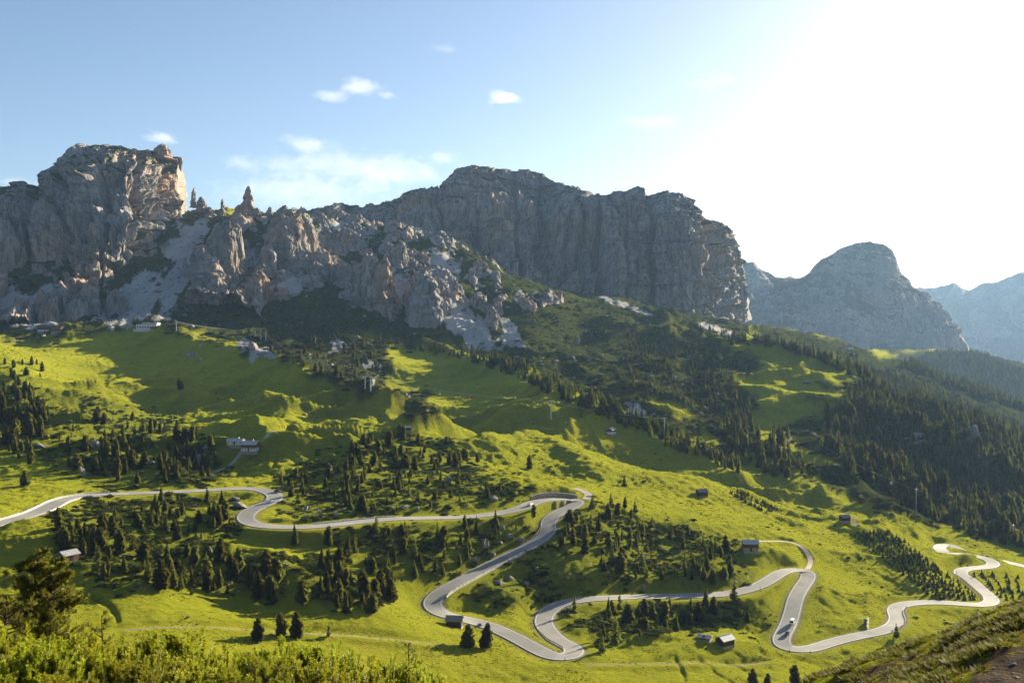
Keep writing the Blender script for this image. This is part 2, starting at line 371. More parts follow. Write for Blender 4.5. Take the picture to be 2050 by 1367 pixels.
# ------------------------------------------------------------------ roads and tracks
def smooth_path(P, n, it=3, ends=True):
    """dense even resampling of a 3d polyline with light smoothing"""
    P = np.array(P, float)
    for _ in range(it):     # Chaikin
        Q = np.empty((2 * len(P) - 2, P.shape[1])); Q[0::2] = 0.75 * P[:-1] + 0.25 * P[1:]; Q[1::2] = 0.25 * P[:-1] + 0.75 * P[1:]
        P = np.vstack([P[:1], Q, P[-1:]])
    d = np.concatenate([[0], np.cumsum(np.linalg.norm(np.diff(P[:, :2], axis=0), axis=1))])
    t = np.arange(0, d[-1], n)
    return np.stack([np.interp(t, d, P[:, k]) for k in range(P.shape[1])], 1)
def blur1(a, w):
    k = np.hanning(2 * w + 3)[1:-1]; k /= k.sum(); return np.convolve(np.pad(a, w, mode='edge'), k, mode='valid')
def offset_line(P, d):
    T = np.gradient(P[:, :2], axis=0); T /= np.linalg.norm(T, axis=1)[:, None] + 1e-9
    N = np.stack([-T[:, 1], T[:, 0]], 1)
    return P[:, :2] + N * np.asarray(d).reshape(-1, 1), N
def ribbon(P, half, dz, w2=None):
    a, _ = offset_line(P, half); b, _ = offset_line(P, -(half if w2 is None else w2)); n = len(P)
    V = np.concatenate([np.column_stack([a, P[:, 2] + dz]), np.column_stack([b, P[:, 2] + dz])])
    i = np.arange(n - 1); F = np.stack([i, i + n, i + n + 1, i + 1], 1)
    return V, F
MAIN = [(-70,1064),(0,1046),(60,1031),(95,1016),(118,1002),(150,994),(200,989),(300,986),(400,982),(470,977),(512,977),(540,984),(553,993),(545,1003),(520,1012),(497,1024),(489,1036),(502,1048),(540,1054),(600,1055),(650,1052),(720,1044),(780,1037),(850,1036),(920,1036),(985,1030),(1030,1022),(1052,1013),(1070,1003),(1100,998),(1135,996),(1158,1002),(1152,1013),(1125,1021),(1104,1032),(1096,1045),(1100,1060),(1090,1075),(1060,1092),(1020,1112),(970,1137),(920,1162),(882,1183),(863,1200),(868,1217),(892,1231),(930,1240),(980,1253),(1030,1275),(1075,1298),(1110,1314),(1140,1313),(1153,1303),(1143,1293),(1115,1280),(1096,1262),(1086,1243),(1095,1225),(1120,1207),(1160,1197),(1220,1194),(1300,1194),(1400,1192),(1470,1188),(1520,1172),(1548,1155),(1565,1143),(1590,1137),(1615,1143),(1620,1155),(1606,1172),(1592,1195),(1586,1225),(1576,1255),(1563,1275),(1566,1291),(1588,1300),(1620,1301),(1660,1286),(1710,1273),(1765,1263),(1792,1250),(1798,1237),(1790,1222),(1797,1211),(1825,1206),(1870,1204),(1914,1206),(1955,1210),(1979,1209),(1987,1201),(1980,1193),(1961,1177),(1941,1160),(1920,1147),(1926,1138),(1951,1136),(1979,1135),(1991,1130),(1984,1123),(1965,1116),(1938,1110),(1910,1107),(1890,1103),(1878,1096),(1886,1090),(1905,1094),(1930,1104),(1965,1112),(2010,1122),(2060,1138)]
M = np.array(MAIN, float); mp = hit(M[:, 0], M[:, 1], Z0); mp = mp[~np.isnan(mp[:, 0])]
ROAD = smooth_path(mp, 1.5); ROAD[:, 2] = blur1(ROAD[:, 2], 18); ROAD[:, 0] = blur1(ROAD[:, 0], 3); ROAD[:, 1] = blur1(ROAD[:, 1], 3)
ROAD_HALF = 4.1
TRACKS = [  # px path, half width
    ([(1508, 1088), (1540, 1085), (1575, 1085), (1600, 1092), (1618, 1108), (1624, 1122), (1616, 1140)], 1.9),
    ([(0, 689), (70, 678), (150, 667), (230, 659), (300, 657)], 2.6),
    ([(515, 898), (530, 893), (570, 885), (620, 877), (660, 868), (720, 858)], 1.7),
    ([(515, 898), (525, 902), (495, 908), (440, 916), (400, 925)], 1.4),
    ([(1150, 975), (1170, 985), (1180, 995), (1172, 1006)], 3.0),
    ([(1555, 862), (1575, 875), (1583, 888), (1570, 900), (1545, 915)], 2.0),
    ([(1665, 1015), (1690, 1030), (1700, 1042), (1715, 1052)], 1.6),
    ([(250, 1262), (420, 1258), (560, 1262), (680, 1272), (780, 1287), (880, 1300)], 0.8), ([(1170, 1335), (1290, 1338), (1420, 1326), (1540, 1322)], 0.8),
    ([(1740, 910), (1745, 925)], 1.0),
]
TR = []
for pth, hw in TRACKS[:-1]:
    a = np.array(pth, float); p = hit(a[:, 0], a[:, 1], Z0); p = p[~np.isnan(p[:, 0])]
    if len(p) > 1:
        q = smooth_path(p, 2.0); q[:, 2] = blur1(q[:, 2], 5); TR.append((q, hw))
# cut the roads into the ground
Z2 = Z1.copy()
track_m = np.zeros(GX.shape, np.float32); verge_m = np.zeros(GX.shape, np.float32)
def carve(P, half, shoulder, drop, keep_noise=False):
    best = np.full(GX.shape, 1e9, np.float32); zb = np.zeros(GX.shape)
    ch = 24
    for i in range(0, len(P) - 1, ch):
        Q = P[i:i + ch + 1]; R = half + shoulder + 2
        rmin = np.searchsorted(gl, math.log(max(2, Q[:, 1].min() - R))); rmax = np.searchsorted(gl, math.log(Q[:, 1].max() + R)) + 1
        uu = Q[:, 0] / Q[:, 1]; m = R / Q[:, 1].min()
        c0 = np.searchsorted(gu, uu.min() - m); c1 = np.searchsorted(gu, uu.max() + m) + 1
        sx = GX[rmin:rmax, c0:c1]; sy = GY[rmin:rmax, c0:c1]
        if sx.size == 0: continue
        bb = best[rmin:rmax, c0:c1]; zz = zb[rmin:rmax, c0:c1]
        for (x0, y0, z0), (x1, y1, z1) in zip(Q[:-1], Q[1:]):
            L2 = (x1 - x0) ** 2 + (y1 - y0) ** 2 + 1e-9
            t = np.clip(((sx - x0) * (x1 - x0) + (sy - y0) * (y1 - y0)) / L2, 0, 1)
            d = np.hypot(sx - x0 - t * (x1 - x0), sy - y0 - t * (y1 - y0))
            k = d < bb; bb[k] = d[k]; zz[k] = (z0 + t * (z1 - z0))[k]
    w = 1 - sstep(half + 1.6, half + shoulder, best)
    return best, w, zb - drop
bd, w, zt = carve(ROAD, ROAD_HALF, 10.0, 0.22)
Z2 = Z2 * (1 - w) + zt * w
verge_m = (1 - sstep(ROAD_HALF + 0.3, ROAD_HALF + 2.6, bd)).astype(np.float32)
ROADDIST = bd
for q, hw in TR:
    q[:, 2] = grid_at(Z2, q[:, 0], q[:, 1]); q[:, 2] = blur1(q[:, 2], 6)
    b2, w, zt = carve(q, hw, 4.0, 0.0)
    w = w * sstep(ROAD_HALF + 0.5, ROAD_HALF + 3, bd)
    Z2 = Z2 * (1 - w) + zt * w
    track_m = np.maximum(track_m, 1 - sstep(hw * 0.7, hw * 1.2, b2))
DITCH = [([(140, 1190), (165, 1195), (200, 1210), (228, 1228), (238, 1248)], 0.8, 0.9), ([(1350, 1320), (1363, 1338), (1372, 1366)], 0.9, 0.9), ([(1400, 1318), (1432, 1340), (1468, 1364)], 0.9, 0.9), ([(1452, 1318), (1500, 1336), (1560, 1362)], 0.9, 0.9),
         ([(990, 1210), (1030, 1218), (1070, 1228)], 1.3, 1.3), ([(1240, 1085), (1300, 1108)], 1.0, 1.0), ([(545, 860), (575, 880), (562, 905), (545, 930)], 1.3, 1.2), ([(1430, 1078), (1500, 1090), (1560, 1100)], 0.9, 0.8), ([(1635, 1185), (1700, 1205), (1730, 1215)], 0.9, 0.8), ([(1180, 1000), (1260, 1030), (1330, 1062), (1420, 1085)], 1.4, 1.6), ([(1100, 1325), (1250, 1330), (1400, 1318), (1540, 1318)], 1.2, 0.7)]
for pth, hw, dep in DITCH:
    a = np.array(pth, float); q = hit(a[:, 0], a[:, 1], Z0); q = q[~np.isnan(q[:, 0])]
    if len(q) < 2: continue
    q = smooth_path(q, 2.0); q[:, 0] += 0.8 * n2(q[:, 1] / 7, q[:, 0] / 7, 5); b2, w, zt = carve(q, hw, 4.0, 0.0)
    Z2 = Z2 - dep * np.exp(-(b2 / hw) ** 2) * sstep(ROAD_HALF + 1, ROAD_HALF + 4, bd)
ZT = Z2
PXg, PYg = pix(GX, GY, ZT)

# ------------------------------------------------------------------ what grows where
def union(polys, soft, warp, seed, ws=40.0):
    m = np.zeros(GX.shape, np.float32)
    for i, p in enumerate(polys): m = np.maximum(m, poly_mask(p, PXg, PYg, soft, warp, ws, seed + i * 7))
    return m
farok = (GY > 230)
SCREE_P = [
    [(300, 645), (328, 570), (335, 500), (365, 450), (440, 436), (405, 480), (375, 550), (352, 610), (335, 648)],
    [(190, 640), (250, 560), (310, 530), (330, 580), (280, 640), (230, 660)],
    [(-50, 560), (60, 590), (110, 560), (170, 600), (160, 640), (60, 660), (-50, 640)],
    [(880, 600), (900, 650), (950, 700), (1000, 705), (1010, 690), (960, 650), (930, 590)],
    [(780, 600), (810, 560), (870, 530), (910, 560), (890, 610), (830, 620)],
    [(840, 500), (900, 500), (930, 560), (880, 560)],
    [(735, 560), (765, 520), (800, 540), (830, 600), (775, 590)], [(930, 640), (960, 630), (1000, 690), (960, 700)], [(520, 600), (560, 560), (640, 540), (620, 580)], [(620, 470), (700, 440), (740, 480), (660, 520)],
    [(660, 680), (690, 685), (695, 698), (670, 698)], [(735, 728), (746, 726), (755, 765), (746, 765)],
    [(372, 700), (400, 700), (398, 716), (374, 718)], [(480, 680), (520, 690), (545, 720), (500, 715)],
    [(1240, 800), (1270, 800), (1295, 830), (1270, 835)]]
SCREE_N = [[(1010, 690), (1052, 700), (1030, 650), (1005, 630)], [(1190, 592), (1230, 598), (1310, 632), (1290, 632), (1230, 610)], [(1395, 645), (1425, 648), (1478, 675), (1470, 678), (1420, 660)]]
scree = np.maximum(union(SCREE_P, 14, 24, 40, 30.0), union(SCREE_N, 4, 8, 60, 24.0)) * farok
SCRUB_P = [
    [(-60, 650), (-60, 400), (360, 400), (480, 430), (620, 430), (900, 440), (900, 620), (480, 650)],
    [(1740, 690), (2100, 690), (2100, 900), (1900, 830), (1740, 770)], [(1470, 625), (1560, 645), (1740, 685), (1820, 700), (1760, 730), (1560, 695)],
    [(-50, 640), (120, 650), (300, 600), (480, 560), (560, 560), (650, 540), (720, 600), (800, 640), (700, 700), (480, 680), (300, 655), (0, 680)],
    [(480, 665), (620, 640), (760, 680), (800, 760), (740, 800), (660, 770), (560, 720), (480, 700)],
    [(700, 600), (900, 560), (1050, 560), (1200, 590), (1350, 640), (1480, 690), (1560, 700), (1480, 760), (1560, 830), (1480, 930), (1350, 870), (1200, 800), (1050, 740), (980, 700), (760, 690)],
    [(770, 770), (850, 790), (900, 850), (840, 850)],
    [(1560, 830), (1640, 770), (1740, 750), (1900, 830), (2100, 880), (2100, 1080), (1900, 1060), (1750, 1010), (1560, 930)],
    [(1450, 620), (1560, 660), (1700, 720), (1640, 730), (1520, 690)], [(1560, 700), (1800, 700), (2100, 800), (2100, 880), (1900, 830), (1720, 755)],
    [(1200, 580), (1500, 600), (1500, 680), (1300, 650)], [(860, 440), (1000, 490), (1300, 590), (1300, 650), (1100, 620), (900, 560)]]
CLEAR_P = [[(1450, 688), (1560, 698), (1640, 722), (1710, 748), (1660, 752), (1580, 735), (1500, 712)], [(1535, 752), (1600, 762), (1695, 788), (1670, 805), (1600, 790)], [(1505, 822), (1590, 800), (1690, 812), (1640, 832), (1560, 852), (1530, 900), (1512, 860)],
           [(1300, 790), (1350, 805), (1390, 835), (1350, 838), (1310, 820)], [(1545, 868), (1565, 862), (1605, 900), (1640, 930), (1600, 925)], [(1720, 680), (1750, 690), (1790, 715), (1765, 716)], [(1395, 855), (1450, 880), (1440, 900), (1400, 880)], [(1600, 905), (1650, 915), (1680, 930), (1640, 935)]]
clear = union(CLEAR_P, 8, 14, 140, 40.0)
scrub = union(SCRUB_P, 14, 30, 80, 45.0) * farok * (1 - clear)
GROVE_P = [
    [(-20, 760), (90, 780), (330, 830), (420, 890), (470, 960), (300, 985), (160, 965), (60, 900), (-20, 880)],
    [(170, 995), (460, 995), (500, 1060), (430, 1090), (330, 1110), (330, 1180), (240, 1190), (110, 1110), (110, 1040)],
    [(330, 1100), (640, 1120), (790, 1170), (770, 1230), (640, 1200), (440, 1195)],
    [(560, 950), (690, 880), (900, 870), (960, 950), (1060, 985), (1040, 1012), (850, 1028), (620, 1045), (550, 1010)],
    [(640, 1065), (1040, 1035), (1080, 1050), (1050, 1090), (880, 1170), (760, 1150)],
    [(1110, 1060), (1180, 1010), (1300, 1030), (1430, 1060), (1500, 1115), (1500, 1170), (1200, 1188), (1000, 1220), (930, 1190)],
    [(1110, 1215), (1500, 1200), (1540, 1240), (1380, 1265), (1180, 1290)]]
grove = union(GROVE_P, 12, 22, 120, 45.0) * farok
soil_near = poly_mask([(1620, 1380), (1760, 1325), (1900, 1285), (2060, 1245), (2100, 1250), (2100, 1400), (1600, 1420)], PXg, PYg, 6) * (GY < 100)
path_near = poly_mask([(1880, 1400), (1960, 1345), (2010, 1315), (2060, 1290), (2120, 1260), (2120, 1420)], PXg, PYg, 5, 10, 30, 9) * (GY < 60)
path_near = np.maximum(path_near, 0)

# rock outcrops standing out of the slopes
TERR = mesh_np("ground", np.column_stack([GX.ravel(), GY.ravel(), ZT.ravel()]), grid_faces(NV, NU), smooth=True)
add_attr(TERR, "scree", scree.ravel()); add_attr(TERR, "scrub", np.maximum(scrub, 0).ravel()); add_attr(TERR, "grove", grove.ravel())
add_attr(TERR, "track", np.maximum(track_m, verge_m * 0.75).ravel()); add_attr(TERR, "soil", soil_near.ravel()); add_attr(TERR, "path", path_near.ravel())

def ground_material():
    m, nt = new_mat("alpine_ground"); t = NT(nt)
    big = t.noise(0.012, 4, 0.55); mid = t.noise(0.07, 5, 0.6); fine = t.noise(0.6, 6, 0.7); vfine = t.noise(4.0, 4, 0.7)
    mow = t.noise(0.25, 5, 0.65, stretch=(1.0, 0.35, 1.0))
    g = t.mix(t.ramp(big, [(0.35, 0.0), (0.65, 1.0)]), (0.114, 0.132, 0.009), (0.165, 0.158, 0.012))
    g = t.mix(t.ramp(mid, [(0.42, 0.0), (0.68, 0.75)]), g, (0.070, 0.088, 0.010))
    g = t.mix(t.ramp(mow, [(0.45, 0.0), (0.7, 0.55)]), g, (0.165, 0.140, 0.022))
    g = t.mix(t.ramp(fine, [(0.5, 0.0), (0.75, 0.7)]), g, (0.060, 0.078, 0.014))
    terr = t.n("ShaderNodeTexNoise"); terr.inputs['Scale'].default_value = 1.0; terr.inputs['Detail'].default_value = 5; terr.inputs['Roughness'].default_value = 0.65
    tmp = t.n("ShaderNodeMapping"); tmp.inputs['Scale'].default_value = (0.045, 0.045, 0.75); t.link(t.geo().outputs['Position'], tmp.inputs[0]); t.link(tmp.outputs[0], terr.inputs['Vector'])
    g = t.mix(t.ramp(terr.outputs[0], [(0.50, 0.0), (0.62, 0.6)]), g, (0.075, 0.092, 0.014))
    g = t.mix(t.ramp(t.noise(0.028, 5, 0.7), [(0.60, 0.0), (0.72, 0.65)]), g, (0.155, 0.115, 0.032))
    g = t.mix(t.ramp(t.noise(1.4, 3, 0.8), [(0.55, 0.0), (0.75, 0.5)]), g, (0.20, 0.195, 0.022))
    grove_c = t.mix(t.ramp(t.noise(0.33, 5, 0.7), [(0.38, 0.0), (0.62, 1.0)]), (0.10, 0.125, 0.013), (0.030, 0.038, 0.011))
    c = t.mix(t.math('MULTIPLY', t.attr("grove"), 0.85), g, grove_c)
    sc = t.mix(t.ramp(t.noise(0.13, 6, 0.7), [(0.36, 0.0), (0.64, 1.0)]), (0.026, 0.034, 0.011), (0.058, 0.068, 0.014))
    c = t.mix(t.attr("scrub"), c, sc)
    # scree and bare rock
    st = t.noise(0.05, 6, 0.7, stretch=(1.0, 0.25, 0.25))
    rk = t.mix(t.ramp(st, [(0.3, 0.0), (0.7, 1.0)]), (0.32, 0.31, 0.30), (0.58, 0.56, 0.54))
    rk = t.mix(t.ramp(t.noise(0.5, 4, 0.7), [(0.35, 0.0), (0.65, 0.5)]), rk, (0.15, 0.145, 0.14))
    sm = t.math('ADD', t.attr("scree"), t.math('MULTIPLY', t.math('SUBTRACT', t.noise(0.05, 8, 0.78, stretch=(1.0, 0.3, 0.3)), 0.5), 2.8))
    sm = t.math('MULTIPLY', t.ramp(sm, [(0.34, 0.0), (0.70, 1.0)]), t.ramp(t.attr("scree"), [(0.02, 0.0), (0.15, 1.0)]))
    c = t.mix(sm, c, rk)
    # small bare stones and rock showing through scrub and groves
    peb = t.math('MULTIPLY', t.ramp(t.noise(0.22, 3, 0.6), [(0.66, 0.0), (0.70, 1.0)]), t.math('MAXIMUM', t.attr("scrub"), t.math('MULTIPLY', t.attr("grove"), 0.8)))
    c = t.mix(peb, c, (0.30, 0.285, 0.27))
    c = t.mix(t.math('MULTIPLY', t.attr("track"), t.ramp(fine, [(0.2, 1.0), (0.75, 0.55)])), c, (0.33, 0.28, 0.21))
    soilm = t.math('MULTIPLY', t.attr("soil"), t.ramp(t.noise(0.9, 6, 0.7), [(0.40, 0.0), (0.50, 1.0)]))
    c = t.mix(soilm, c, t.mix(vfine, (0.05, 0.033, 0.022), (0.15, 0.105, 0.075)))
    c = t.mix(t.attr("path"), c, t.mix(vfine, (0.075, 0.055, 0.04), (0.17, 0.135, 0.105)))
    bare = t.math('MAXIMUM', t.math('MAXIMUM', sm, t.attr("scrub")), t.math('MAXIMUM', t.attr("track"), t.math('MAXIMUM', soilm, t.attr("path"))))
    shw = t.math('MULTIPLY', t.math('SUBTRACT', 1.0, bare, True), t.math('SUBTRACT', 0.60, t.math('MULTIPLY', t.attr("grove"), 0.22)))
    h = t.math('ADD', t.math('ADD', t.noise(0.35, 7, 0.78), t.math('MULTIPLY', terr.outputs[0], 0.35)), t.math('MULTIPLY', vfine, 0.15))
    t.out(c, 1.0, t.bump(h, 0.85, 2.4), 0.0, sheen=shw, sheen_tint=(0.86, 0.88, 0.05))
    return m
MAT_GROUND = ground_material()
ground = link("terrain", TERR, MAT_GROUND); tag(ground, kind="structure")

# road surface, kerbs and painted lines
def road_material():
    m, nt = new_mat("pale_asphalt"); t = NT(nt)
    c = t.mix(t.ramp(t.noise(0.12, 5, 0.6), [(0.35, 0.0), (0.65, 1.0)]), (0.30, 0.288, 0.268), (0.235, 0.228, 0.215))
    c = t.mix(t.ramp(t.noise(1.2, 4, 0.6), [(0.55, 0.0), (0.75, 0.5)]), c, (0.15, 0.147, 0.143))
    c = t.mix(t.ramp(t.noise(0.035, 3, 0.4), [(0.54, 0.0), (0.56, 0.35)]), c, (0.17, 0.165, 0.16))
    t.out(c, 0.85, None, 0.2)
    return m
MAT_ROAD = road_material()
V, F = ribbon(ROAD, ROAD_HALF, 0.0)
# slab with a skirt so that the carriageway has thickness
n = len(ROAD); V = np.vstack([V, V - np.array([0, 0, 0.7])])
i = np.arange(n - 1)
Fs = np.vstack([F, np.stack([i, i + 1, i + 1 + 2 * n, i + 2 * n], 1), np.stack([i + n + 1, i + n, i + 3 * n, i + 3 * n + 1], 1)])
road = tag(link("mountain_road", mesh_np("mountain_road", V, Fs), MAT_ROAD), kind="structure")
MAT_LINE = simple_mat("road_paint", (0.72, 0.70, 0.66), 0.6, 0.3, var=0.12, scale=0.4)
for s in (1, -1):
    a, _ = offset_line(ROAD, s * (ROAD_HALF - 0.42)); b, _ = offset_line(ROAD, s * (ROAD_HALF - 0.64))
    V = np.vstack([np.column_stack([a, ROAD[:, 2] + 0.02]), np.column_stack([b, ROAD[:, 2] + 0.02])])
    F = np.stack([i, i + n, i + n + 1, i + 1], 1)
    link("edge_line", mesh_np("edge_line", V, F), MAT_LINE, road)
MAT_TRACK = simple_mat("gravel_track", (0.42, 0.36, 0.28), 1.0, 0.1, var=0.2, scale=0.5)
for q, hw in TR[:1] + TR[1:5]:
    V, F = ribbon(q, hw * 0.75, 0.12)
    nn = len(q); V[:, 2] = grid_at(ZT, V[:, 0], V[:, 1]) + 0.12
    tag(link("gravel_track", mesh_np("gravel_track", V, F), MAT_TRACK), kind="structure")

# ------------------------------------------------------------------ rock walls
def rock_material(name, c0=(0.19, 0.175, 0.168), c1=(0.40, 0.375, 0.36), warm=(0.50, 0.31, 0.185), warm_amt=0.7, sc=1.0, tilt=0.06):
    m, nt = new_mat(name); t = NT(nt)
    st = t.noise(0.030 * sc, 7, 0.65, stretch=(1, 1, 0.28), dist=0.6)
    c = t.mix(t.ramp(st, [(0.32, 0.0), (0.68, 1.0)]), c0, c1)
    wm = t.noise(0.009 * sc, 4, 0.6, stretch=(1, 1, 0.6))
    wv = t.math('MULTIPLY', t.ramp(wm, [(0.47, 0.0), (0.66, 1.0)]), warm_amt)
    c = t.mix(wv, c, warm)
    stre = t.noise(0.11 * sc, 5, 0.7, stretch=(1, 1, 0.07))
    c = t.mix(t.ramp(stre, [(0.5, 0.0), (0.66, 0.75)]), c, (0.075, 0.070, 0.070))
    bed = t.noise(0.06 * sc, 5, 0.65, stretch=(0.10, 0.10, 1.0), tilt=tilt)
    crk = t.noise(0.20 * sc, 5, 0.7, stretch=(1, 1, 0.11))
    c = t.mix(t.ramp(crk, [(0.52, 0.0), (0.62, 0.7)]), c, (0.07, 0.065, 0.065))
    c = t.mix(t.ramp(bed, [(0.56, 0.0), (0.66, 0.6)]), c, (0.085, 0.08, 0.08))
    c = t.mix(t.ramp(t.noise(0.16 * sc, 5, 0.7), [(0.5, 0.0), (0.72, 0.5)]), c, (0.32, 0.30, 0.29))
    c = t.mix(t.ramp(t.math('ADD', t.attr("turf"), t.math('MULTIPLY', t.math('SUBTRACT', t.noise(0.06 * sc, 5, 0.7), 0.5), 0.9)), [(0.45, 0.0), (0.6, 1.0)]), c, (0.050, 0.060, 0.018))
    c = t.mix(t.ramp(t.math('ADD', t.attr("rubble"), t.math('MULTIPLY', t.math('SUBTRACT', t.noise(0.05, 5, 0.7), 0.5), 1.0)), [(0.45, 0.0), (0.6, 1.0)]), c, (0.42, 0.40, 0.39))
    h = t.math('ADD', t.noise(0.09 * sc, 8, 0.72, stretch=(1, 1, 0.4), dist=0.4), t.math('MULTIPLY', bed, 0.35))
    t.out(c, 0.95, t.bump(h, 0.85, 7.0 / sc), 0.1)
    return m
MAT_ROCK = rock_material("dolomite_rock")
MAT_ROCK_FAR = rock_material("far_dolomite_rock", c0=(0.12, 0.112, 0.11), c1=(0.32, 0.30, 0.285), sc=0.45, warm_amt=0.6, tilt=0.45)

def worley(x, y, z, seed=0):
    """distance between the two nearest cell centres: zero along cracks"""
    xi = np.floor(x).astype(np.int64); yi = np.floor(y).astype(np.int64); zi = np.floor(z).astype(np.int64)
    f1 = np.full(x.shape, 9.0, np.float32); f2 = f1.copy()
    for a in (-1, 0, 1):
        for b in (-1, 0, 1):
            for c in (-1, 0, 1):
                h = _perm[_perm[_perm[(xi + a + seed) & 255] + ((yi + b) & 255)] + ((zi + c) & 255)] & 255
                g = _g[h] * 0.5 + 0.5
                d = (xi + a + g[..., 0] - x) ** 2 + (yi + b + g[..., 1] - y) ** 2 + (zi + c + g[..., 2] - z) ** 2
                f2 = np.minimum(f2, np.maximum(f1, d)); f1 = np.minimum(f1, d)
    return np.sqrt(f2) - np.sqrt(f1), f1
def billow(x, y, z, s): return np.abs(n3(x, y, z, s)) * 2
def closer(rows, d): return [[(a, b, c - d) for a, b, c in r] for r in rows]
def loft(name, rows, nu, nv, A=1.0, L=1.0, back=350.0, jag=7.0, seed=0, turf=1.0, mat=None, vw=None, strata=1.0, clefts=()):
    """rows: survey lines from foot to skyline; a rock face stretched over them and broken up into buttresses"""
    t = np.linspace(0, 1, nu); R = []
    for row in rows:
        a = np.array(row, float); u, e = ray(a[:, 0], a[:, 1]); y = a[:, 2] * S
        d = np.concatenate([[0], np.cumsum(np.abs(np.diff(a[:, 0])) + 1e-3 * np.abs(np.diff(a[:, 2])))]); d /= d[-1]
        R.append(np.stack([np.interp(t, d, u), np.interp(t, d, e), np.interp(t, d, y)], 1))
    top = R[-1].copy(); topz = top[:, 1] * top[:, 2]; by = top[:, 2] + back
    R.append(np.stack([top[:, 0], (topz - 0.35 * back) / by, by], 1))
    R = np.array(R)
    P = np.stack([R[..., 0] * R[..., 2], R[..., 2], R[..., 1] * R[..., 2]], -1)      # rows,nu,3
    hgt = np.concatenate([[0], np.cumsum(np.linalg.norm(np.diff(P, axis=0), axis=2).mean(1))])
    k = len(R); w = hgt.copy(); w[-1] = w[-2] + 0.25 * (w[-1] - w[-2]); w /= w[-1]
    s = np.linspace(0, 1, nv); X = np.empty((nv, nu, 3))
    for c in range(3):
        for j in range(nu): X[:, j, c] = np.interp(s, w, P[:, j, c])
    for _ in range(4): X[1:-1] = 0.25 * X[:-2] + 0.5 * X[1:-1] + 0.25 * X[2:]
    du = np.gradient(X, axis=1); dv = np.gradient(X, axis=0); N = np.cross(du, dv); N /= np.linalg.norm(N, axis=2)[..., None] + 1e-9
    for _ in range(10):
        N[1:-1] = (N[:-2] + N[1:-1] * 2 + N[2:]) / 4; N[:, 1:-1] = (N[:, :-2] + 2 * N[:, 1:-1] + N[:, 2:]) / 4
    N /= np.linalg.norm(N, axis=2)[..., None] + 1e-9
    x, y, z = X[..., 0] / L, X[..., 1] / L * 0.7, X[..., 2] / L
    x = x + 16 * n3(x / 80, y / 80, z / 110, seed + 31) + 4 * n3(x / 20, y / 20, z / 26, seed + 33); z2 = z + 12 * n3(x / 60, y / 60, z / 60, seed + 32)
    d = 78 * np.sqrt(np.minimum(1, billow(x / 125, y / 160, z2 / 620, seed))) - 45
    d += 23 * np.sqrt(np.minimum(1, billow(x / 46, y / 70, z2 / 300, seed + 1))) - 18
    d += 9 * billow(x / 17, y / 26, z2 / 90, seed + 2) - 3
    d += 4.0 * billow(x / 7, y / 9, z2 / 34, seed + 3) + 2.0 * n3(x / 3.4, y / 4, z2 / 8, seed + 4)
    zz = z2 / 30 + 0.9 * n3(x / 160, y / 160, z / 160, seed + 5)
    led = n3(x / 90, y / 90, z2 / 40, seed + 9)
    d += strata * (9.0 * (0.5 - sstep(0.0, 0.8, zz - np.floor(zz))) * (0.4 + np.clip(led + 0.5, 0, 1)) + 2.0 * n3(x / 60, y / 60, z2 / 5.0, seed + 6) + 16 * np.clip(-n3(x / 220, y / 220, z2 / 45, seed + 10), 0, 1))
    wk, f1 = worley(x / 30, y / 40, z2 / 95, seed); d += 13 * np.minimum(1, wk * 2.2) - 8
    wk, f1 = worley(x / 11.5, y / 14, z2 / 26, seed + 20); d += 5.5 * np.minimum(1, wk * 2.2) - 3.5
    wk, f1 = worley(x / 5.2, y / 6, z2 / 11, seed + 40); d += 2.4 * np.minimum(1, wk * 2.2) - 1.5
    d *= A * L
    pxx = CX + FPX * X[..., 0] / X[..., 1] + 6 * n2(X[..., 2] / 70, X[..., 2] * 0, seed + 14)
    for c_, dep, wd in clefts: d = d - dep * np.exp(-((pxx - c_) / wd) ** 2)
    edge = np.minimum(1, np.minimum(t, 1 - t) * 25)[None, :]
    D = d * (0.12 + 0.88 * edge)
    fr = sstep(0.5, w[-2], s)[:, None]
    N2 = N.copy(); N2[..., 2] *= (1 - fr); N2[..., 0] *= (1 - 0.5 * fr)
    X = X + N2 * D[..., None]
    X[..., 2] += fr * jag * L * (0.9 * np.round(2.0 * n2(X[..., 0] / 55 / L, X[..., 1] / 200 / L, seed + 13)) + n2(X[..., 0] / 28 / L, X[..., 1] / 60 / L, seed + 7) + 0.8 * np.abs(n2(X[..., 0] / 11 / L, X[..., 1] / 30 / L, seed + 8)))
    du = np.gradient(X, axis=1); dv = np.gradient(X, axis=0); nz = np.cross(du, dv); nz = nz[..., 2] / (np.linalg.norm(nz, axis=2) + 1e-9)
    for _ in range(3):
        nz[1:-1] = (nz[:-2] + nz[1:-1] + nz[2:]) / 3; nz[:, 1:-1] = (nz[:, :-2] + nz[:, 1:-1] + nz[:, 2:]) / 3
    tf = turf * sstep(0.62, 0.88, nz + 0.35 * n3(X[..., 0] / 60 / L, X[..., 1] / 60 / L, X[..., 2] / 60 / L, seed + 12))
    me = mesh_np(name, X.reshape(-1, 3), grid_faces(nv, nu), smooth=False)
    add_attr(me, "turf", tf.ravel()); add_attr(me, "rubble", np.zeros(nu * nv))
    o = link(name, me, mat or MAT_ROCK); tag(o, kind="structure")
    return o
